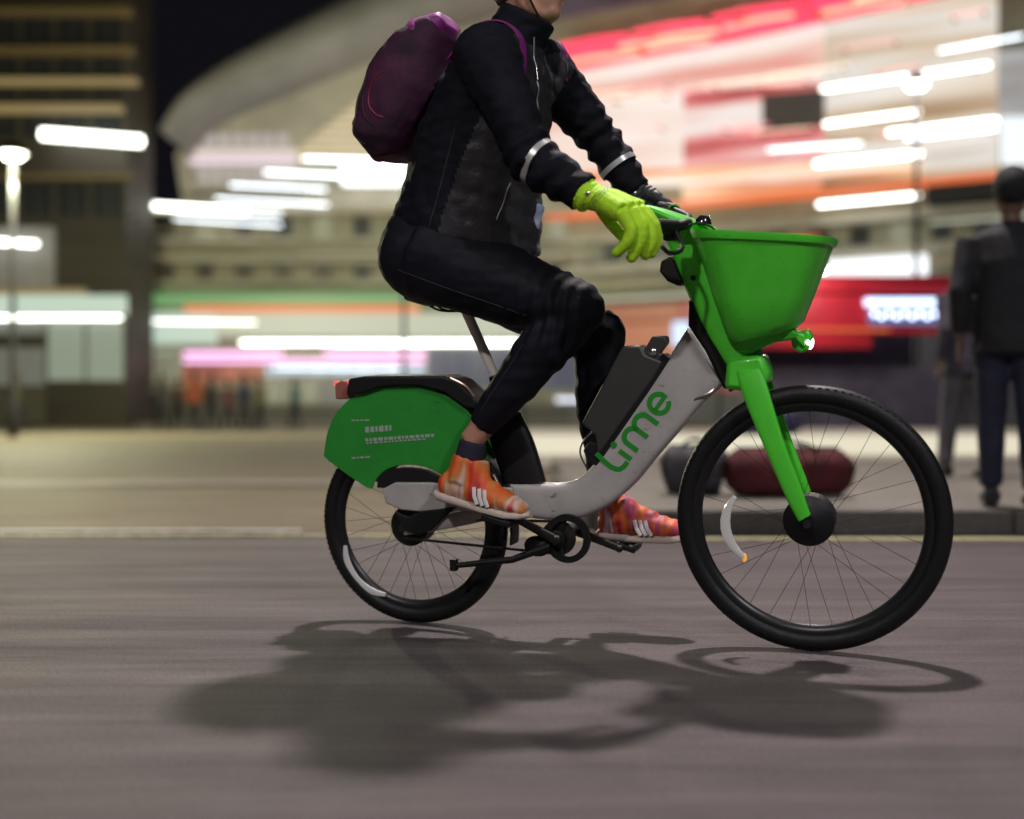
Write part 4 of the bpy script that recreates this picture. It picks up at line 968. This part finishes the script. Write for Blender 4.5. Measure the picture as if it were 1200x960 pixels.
# lower front: stone bands, windows, lightbox, shops
for z0, z1, off in [(7.1,7.4,.4),(5.9,6.2,.35),(4.75,4.95,.4)]: wz(636,1290,z0,z1,off,.5,'string_course',M_stone2)
for k in range(13):
    x0 = 660+k*48
    o = wz(x0,x0+22,6.3,7.0,.06,.05,'window',M_glass if k % 4 else G_ochre); wz(x0-3,x0+25,6.22,6.3,.25,.3,'sill',M_stone2,o)
o = wz(1085,1290,7.45,8.0,1.2,1.2,'dark_awning',mat('dark_awning', (.02,.02,.022), .7))
wz(962,1084,4.98,5.80,.7,.5,'lightbox_sign',G_box)
wz(966,1090,4.30,4.62,.5,.4,'pink_fascia',gl('pink_fascia', (.75,.42,.42), .6)); wz(966,1090,3.5,4.28,.3,.2,'shop_window',gl('salmon_window', (.52,.36,.28), .42))
wz(690,800,4.0,4.6,.5,.4,'orange_fascia',gl('orange_fascia', (.62,.15,.05), .5)); wz(692,798,1.5,3.95,.2,.2,'shop_window',G_oransh)
wz(802,960,4.0,4.6,.5,.4,'red_fascia',gl('crimson_fascia', (.62,.06,.09), .55)); wz(802,960,1.3,3.95,.2,.2,'shop_window',gl('crimson_window', (.50,.07,.10), .4))
wz(788,806,3.0,3.9,.7,.3,'hanging_sign',gl('sky_blue_sign', (.55,.72,1), 1.3))
wz(962,1290,0,3.4,.3,.3,'shutter',mat('violet_grey_shutter', (.10,.095,.14), .6, nscale=2))
wz(636,960,0,1.2,.25,.3,'stall_riser',mat('grey_riser', (.12,.12,.13), .6))
# far street lamps; all but the leftmost added to wash the fronts
def far_lamp(x, y, h, e, label, col=(1,.93,.78)):
    t = empty('street_lamp', (x,y,.0)); tag(t, label, 'street lamp')
    bm = NB(); tube(bm, [(0,0,0),(0,0,.8),(0,0,.85),(0,0,h)], [.12,.11,.07,.05], 12); obj('pole', bm, M_pole, t)
    bm = NB(); lathe(bm, [(.02,.28),(.20,.22),(.30,.05),(.30,0)], (0,0,h), n=20); hd = obj('lamp_head', bm, M_pole, t)
    bm = NB(); lathe(bm, [(.001,-.14),(.18,-.10),(.27,0)], (0,0,h), n=20); obj('lens', bm, M_lamp, hd)
    l = bpy.data.lights.new('lamp_light', 'POINT'); l.shadow_soft_size = .35; l.energy = e; l.color = col; lo_ = bpy.data.objects.new('lamp_light', l); lo_.location = (0,0,h-.55); link(lo_, t)
far_lamp(-11.35,26,6.45,5200,'short lamp post in front of the office block at the left edge',(1,.98,.62)); far_lamp(-3.4,36,9.0,1100,'lamp post added to wash the olive shop building',(.98,1,.80))
far_lamp(.3,37,9.6,900,'lamp post hidden partly behind the cyclist\'s legs',(.98,1,.85)); far_lamp(9.9,28,8.6,700,'lamp post added to light the fronts before the video wall near the market stall',(1,.95,.88))

# ---- red market stall with a lit icicle canopy
YK = 20.0
ks = empty('market_stall', P(1000,480,YK)*1.0); ks.location = (P(1000,480,YK).x, YK, 0); tag(ks, 'red market stall with blue-white icicle lights along its canopy', 'stall')
M_kred = mat('red_stall_paint', (.62,.02,.04), .45, nscale=2); M_kgrey = mat('violet_grey_tarpaulin', (.14,.13,.18), .7, nscale=3, namt=.4, bump=.2, bscale=8)
def kp(name, m_, x0, x1, y0, y1, yo, d, bev=.01):
    a = P(x0,y1,YK)-ks.location; b = P(x1,y0,YK)-ks.location; bm = NB(); bb(bm, a.x, b.x, yo, yo+d, a.z, b.z); return obj(name, bm, m_, ks, smooth=False, bevel=bev)
kp('canopy', M_kred, 860,1112,330,350,-1.0,3.4,.05); kp('valance', M_kred, 862,1000,352,412,-1.02,.06); kp('valance', M_kred, 1000,1110,388,396,-1.0,.05)
kp('counter', M_kgrey, 872,1104,432,523,-.6,1.0,.03); kp('back_wall', M_kgrey, 868,1108,352,432,1.6,.08); kp('orange_trim_light', G_orange, 900,1020,390,393,-1.06,.03)
for x in (866,1106):
    for yo in (-.95,1.9): kp('post', M_fr, x-2, x+2, 350, 523, yo, .07)
lt = kp('icicle_light_rail', G_ledb, 992,1114,357,365,-1.1,.08)
kp('icicle_panel', gl('indigo_lit_panel', (.16,.20,.48), .55), 996,1114,367,386,-1.05,.04)
for k in range(14):
    bm = NB(); c = P(1000+k*8.4,374+(k%2)*3,YK)-ks.location+Vector((0,-1.15,0)); ball(bm, c, (.035,.035,.05), 8); obj('icicle_bulb', bm, G_ledd, lt)

bm = NB(); c = P(930,372,YK)-ks.location; tube(bm, [c+Vector((0,-1.9,.75)), c+Vector((0,-1.0,.95))], .03, 8); arm_ = obj('fill_lamp_arm', bm, M_fr, ks)  # lamp added in front of the stall to brighten its red valance
bm = NB(); lathe(bm, [(.03,.14),(.12,0)], c+Vector((0,-1.9,.62)), n=16, cap=False); obj('fill_lamp_shade', bm, M_fr, arm_)
bm = NB(); ball(bm, c+Vector((0,-1.9,.60)), .05, 10); obj('fill_bulb', bm, M_lamp, arm_)
l_ = bpy.data.lights.new('stall_fill_light', 'POINT'); l_.energy = 60; l_.shadow_soft_size = .08; l_.color = (1,.85,.8); lo2 = bpy.data.objects.new('stall_fill_light', l_); lo2.location = c+Vector((0,-1.95,.52)); link(lo2, ks)
# ---- people in the street
M_sk2 = mat('pedestrian_skin', (.13,.07,.05), .6)
M_dhair = mat('dark_brown_hair', (.02,.014,.01), .7)
def walker(loc, h, rz, coat, legs, label, stride=.18, bag=None, group=None, detail=.018, hood=False):
    """one standing or walking figure about h metres tall, facing its own +x"""
    k = h/1.75
    def V(x, y, z): return Vector((x, y, z))*k
    bm = NB()
    tube(bm, [V(0,0,.88),V(0,0,1.05),V(.0,0,1.25),V(0,0,1.40),V(0,0,1.46)], [(x_*k,y_*k) for x_, y_ in ((.11,.16),(.105,.15),(.12,.17),(.10,.18),(.05,.07))], 16, side=Y)
    tube(bm, [V(0,0,1.42),V(.01,0,1.54)], [.055*k,.05*k], 12); ball(bm, V(.015,0,1.63), (.095*k,.075*k,.12*k), 18); ball(bm, V(.05,0,1.575), (.05*k,.05*k,.05*k), 12); ball(bm, V(.105,0,1.62), (.018*k,.014*k,.022*k), 8)
    for s in (-1, 1): ball(bm, V(.0,s*.077,1.62), (.015*k,.01*k,.03*k), 8)
    J = []
    for s in (-1, 1):
        hip = V(0,s*.09,.90); knee = V(s*stride*.55,s*.09,.48); ank = V(s*stride*(1.0)-.03,s*.09,.09)
        J.append((hip,knee,ank)); tube(bm, [hip,knee,ank], [.08*k,.055*k,.038*k], 12); tube(bm, [ank+V(-.04,0,-.04), ank+V(.08,0,-.05), ank+V(.18,0,-.06)], [.045*k,.04*k,.028*k], 10)
        sh = V(0,s*.20,1.40); el = V(-.02-s*stride*.4,s*.26,1.13); wr = V(.08-s*stride*.6,s*.25,.90)
        tube(bm, [sh,el,wr], [.05*k,.04*k,.028*k], 12)
        for f in range(4): tube(bm, [wr, wr+V(.02+.012*f,0,-.08), wr+V(.03+.010*f,0,-.15+.008*f)], [.018*k,.012*k,.008*k], 6)
        tube(bm, [wr, wr+V(.045,-s*.02,-.05), wr+V(.05,-s*.02,-.09)], [.014*k,.011*k,.009*k], 6)
        J[-1] = J[-1]+(sh,el,wr)
    o = organic('person', bm, M_sk2, None, detail*.8, 2); o.location = loc; o.rotation_euler = (0,0,rz); tag(o, label, 'person', group)
    bm = NB(); tube(bm, [V(0,0,.80),V(0,0,.92),V(0,0,1.1),V(0,0,1.28),V(0,0,1.42),V(0,0,1.49)], [(x_*k,y_*k) for x_, y_ in ((.16,.20),(.15,.19),(.14,.18),(.15,.20),(.12,.20),(.075,.085))], 18, side=Y)
    for hp,kn_,an,sh,el,wr in J: tube(bm, [sh,el,wr.lerp(el,.1)], [.075*k,.062*k,.048*k], 12)
    organic('coat', bm, coat, o, detail, 2, lambda p, q: .008*nz(p, 8))
    bm = NB(); ball(bm, V(0,0,.90), (.15*k,.17*k,.12*k), 16)
    for hp,kn_,an,sh,el,wr in J: tube(bm, [hp,kn_,an+V(0,0,.02)], [.10*k,.075*k,.06*k], 12)
    organic('trousers', bm, legs, o, detail, 2, lambda p, q: .006*nz(p, 9))
    bm = NB(); ball(bm, V(-.024,0,1.675), (.112*k,.096*k,.110*k), 16); organic('hair', bm, coat if hood else M_dhair, o, detail*.7, 1)
    for hp,kn_,an,sh,el,wr in J:
        bm = NB(); tube(bm, [an+V(-.06,0,-.03), an+V(.05,0,-.035), an+V(.14,0,-.05), an+V(.20,0,-.06)], [(.05*k,.045*k),(.05*k,.045*k),(.035*k,.045*k),(.02*k,.03*k)], 12, side=Y); organic('shoe', bm, M_black, o, detail*.7, 1)
    return o
def cloth(n, c): return mat(n, c, .8, nscale=10, namt=.35, bump=.15, bscale=40)
walker((P(1190,0,5.95).x, 6.0, .12), 1.76, R(75), cloth('navy_black_coat', (.005,.005,.008)), cloth('dark_blue_jeans', (.010,.012,.035)), 'person in a black coat and dark jeans at the right edge of the photo', .10, detail=.014, hood=True)
walker((P(1132,0,8.6).x, 8.6, .12), 1.70, R(110), cloth('grey_violet_coat', (.045,.04,.06)), cloth('light_grey_trousers', (.09,.085,.10)), 'person in a grey violet coat and pale trousers standing left of the black coated person', .16, detail=.016)
grp = 'distant pedestrians outside the shops'
spec = [(190,'dark_grey_coat',(.05,.05,.05),'distant pedestrian in a dark grey coat, leftmost of the row'),(208,'brown_jacket',(.09,.05,.03),'distant pedestrian in a brown jacket, second from the left'),
 (228,'rust_coat',(.30,.07,.03),'distant pedestrian in a rust orange coat before the red windows'),(247,'black_coat',(.012,.012,.014),'distant pedestrian in a black coat before the red windows'),
 (268,'maroon_coat',(.16,.03,.03),'distant pedestrian in a maroon coat before the orange window'),(286,'navy_coat',(.02,.025,.07),'distant pedestrian in a navy coat next to the maroon coat'),
 (303,'khaki_coat',(.14,.13,.07),'distant pedestrian in a khaki coat, near the end of the row'),(20,'olive_coat',(.07,.08,.04),'distant pedestrian in an olive coat under the office block'),(345,'teal_coat',(.03,.12,.12),'distant pedestrian in a teal coat left of the green wheel guard')]
for i, (x, n, c, lb) in enumerate(spec):
    Yp = [36.5,38.2,37.0,36.0,38.6,37.2,36.8,35.5,38.0][i]
    walker((P(x,0,Yp).x, Yp, .004), [1.74,1.66,1.8,1.7,1.62,1.78,1.72,1.75,1.68][i], R([0,180,90,180,0,200,20,0,180][i]), cloth(n, c), cloth('dark_trousers', (.02,.02,.025)), lb, .15, group=grp, detail=.03)
# ---- bags left on the raised pavement and on the steps
def bag(name, loc, L_, Hh, D, rz, m_, m2, label, cat):
    bm = NB(); tube(bm, [(-L_/2,0,Hh*.47),(-L_*.42,0,Hh*.5),(0,0,Hh*.49),(L_*.42,0,Hh*.5),(L_/2,0,Hh*.47)], [(Hh*.30,D*.36),(Hh*.47,D*.5),(Hh*.5,D*.52),(Hh*.47,D*.5),(Hh*.30,D*.36)], 24, side=(0,1,0), ex=2.8)
    o = organic(name, bm, m_, None, .012, 3, lambda p, k: .008*nz(p, 7)+.004*nz(p, 22)); o.location = loc; o.rotation_euler = (0,0,rz); tag(o, label, cat)
    for s in (-1, 1):
        bm = NB(); tube(bm, spline([(-L_*.22,s*D*.42,Hh*.55),(-L_*.18,s*D*.30,Hh*.98),(0,s*D*.15,Hh*1.12),(L_*.18,s*D*.30,Hh*.98),(L_*.22,s*D*.42,Hh*.55)], 5), [(.006,.016)]*21, 8); obj('handle', bm, m2, o)
    bm = NB(); tube(bm, [(-L_*.42,0,Hh*.995),(0,0,Hh*1.0),(L_*.42,0,Hh*.995)], [(.006,.012)]*3, 8, side=(0,1,0)); obj('zip', bm, m2, o)
bag('holdall', (1.63,6.75,.122), .72, .29, .32, R(4), mat('red_holdall_fabric', (.075,.003,.006), .85, nscale=8, namt=.5, bump=.2), M_black, 'red holdall lying on the raised pavement behind the front wheel', 'bag')
bag('duffel_bag', (1.10,6.9,.122), .38, .30, .28, R(-12), mat('black_duffel_fabric', (.02,.018,.025), .7, bump=.2), M_fr, 'black duffel bag lying left of the red holdall', 'bag')
bag('gym_bag', (2.85,12.9,.362), .80, .25, .35, R(3), mat('navy_gym_fabric', (.015,.02,.06), .7, nscale=8), M_mark, 'navy gym bag with pale straps on the top stone step', 'bag')
# thin glowing strips added along the fronts for streaks of light
for x0, x1, y, h, m_ in [(60,215,300,2,G_ledge),(150,330,268,2.2,G_ledge),(200,420,322,2,G_ledge),(330,520,251,2.5,G_ledge),(90,200,320,1.8,G_ledge),(500,690,300,2,G_ledge),(120,300,376,2,G_white),(320,470,431,1.6,G_cool),(80,200,412,2,G_mint)]:
    bar(x0, x1, y, h, YC-.7, m_, sb, 2)
for x0, x1, z, m_ in [(670,780,5.4,G_ledge),(700,900,4.82,G_cream),(820,960,6.6,G_orange),(1090,1250,5.5,G_ledge),(1090,1280,6.8,G_cream)]: wz(x0, x1, z, z+.09, .75, .1, 'glow_strip', m_)
for r in (of, sb, scb):
    bpy.context.view_layer.update()
    adopt(r)
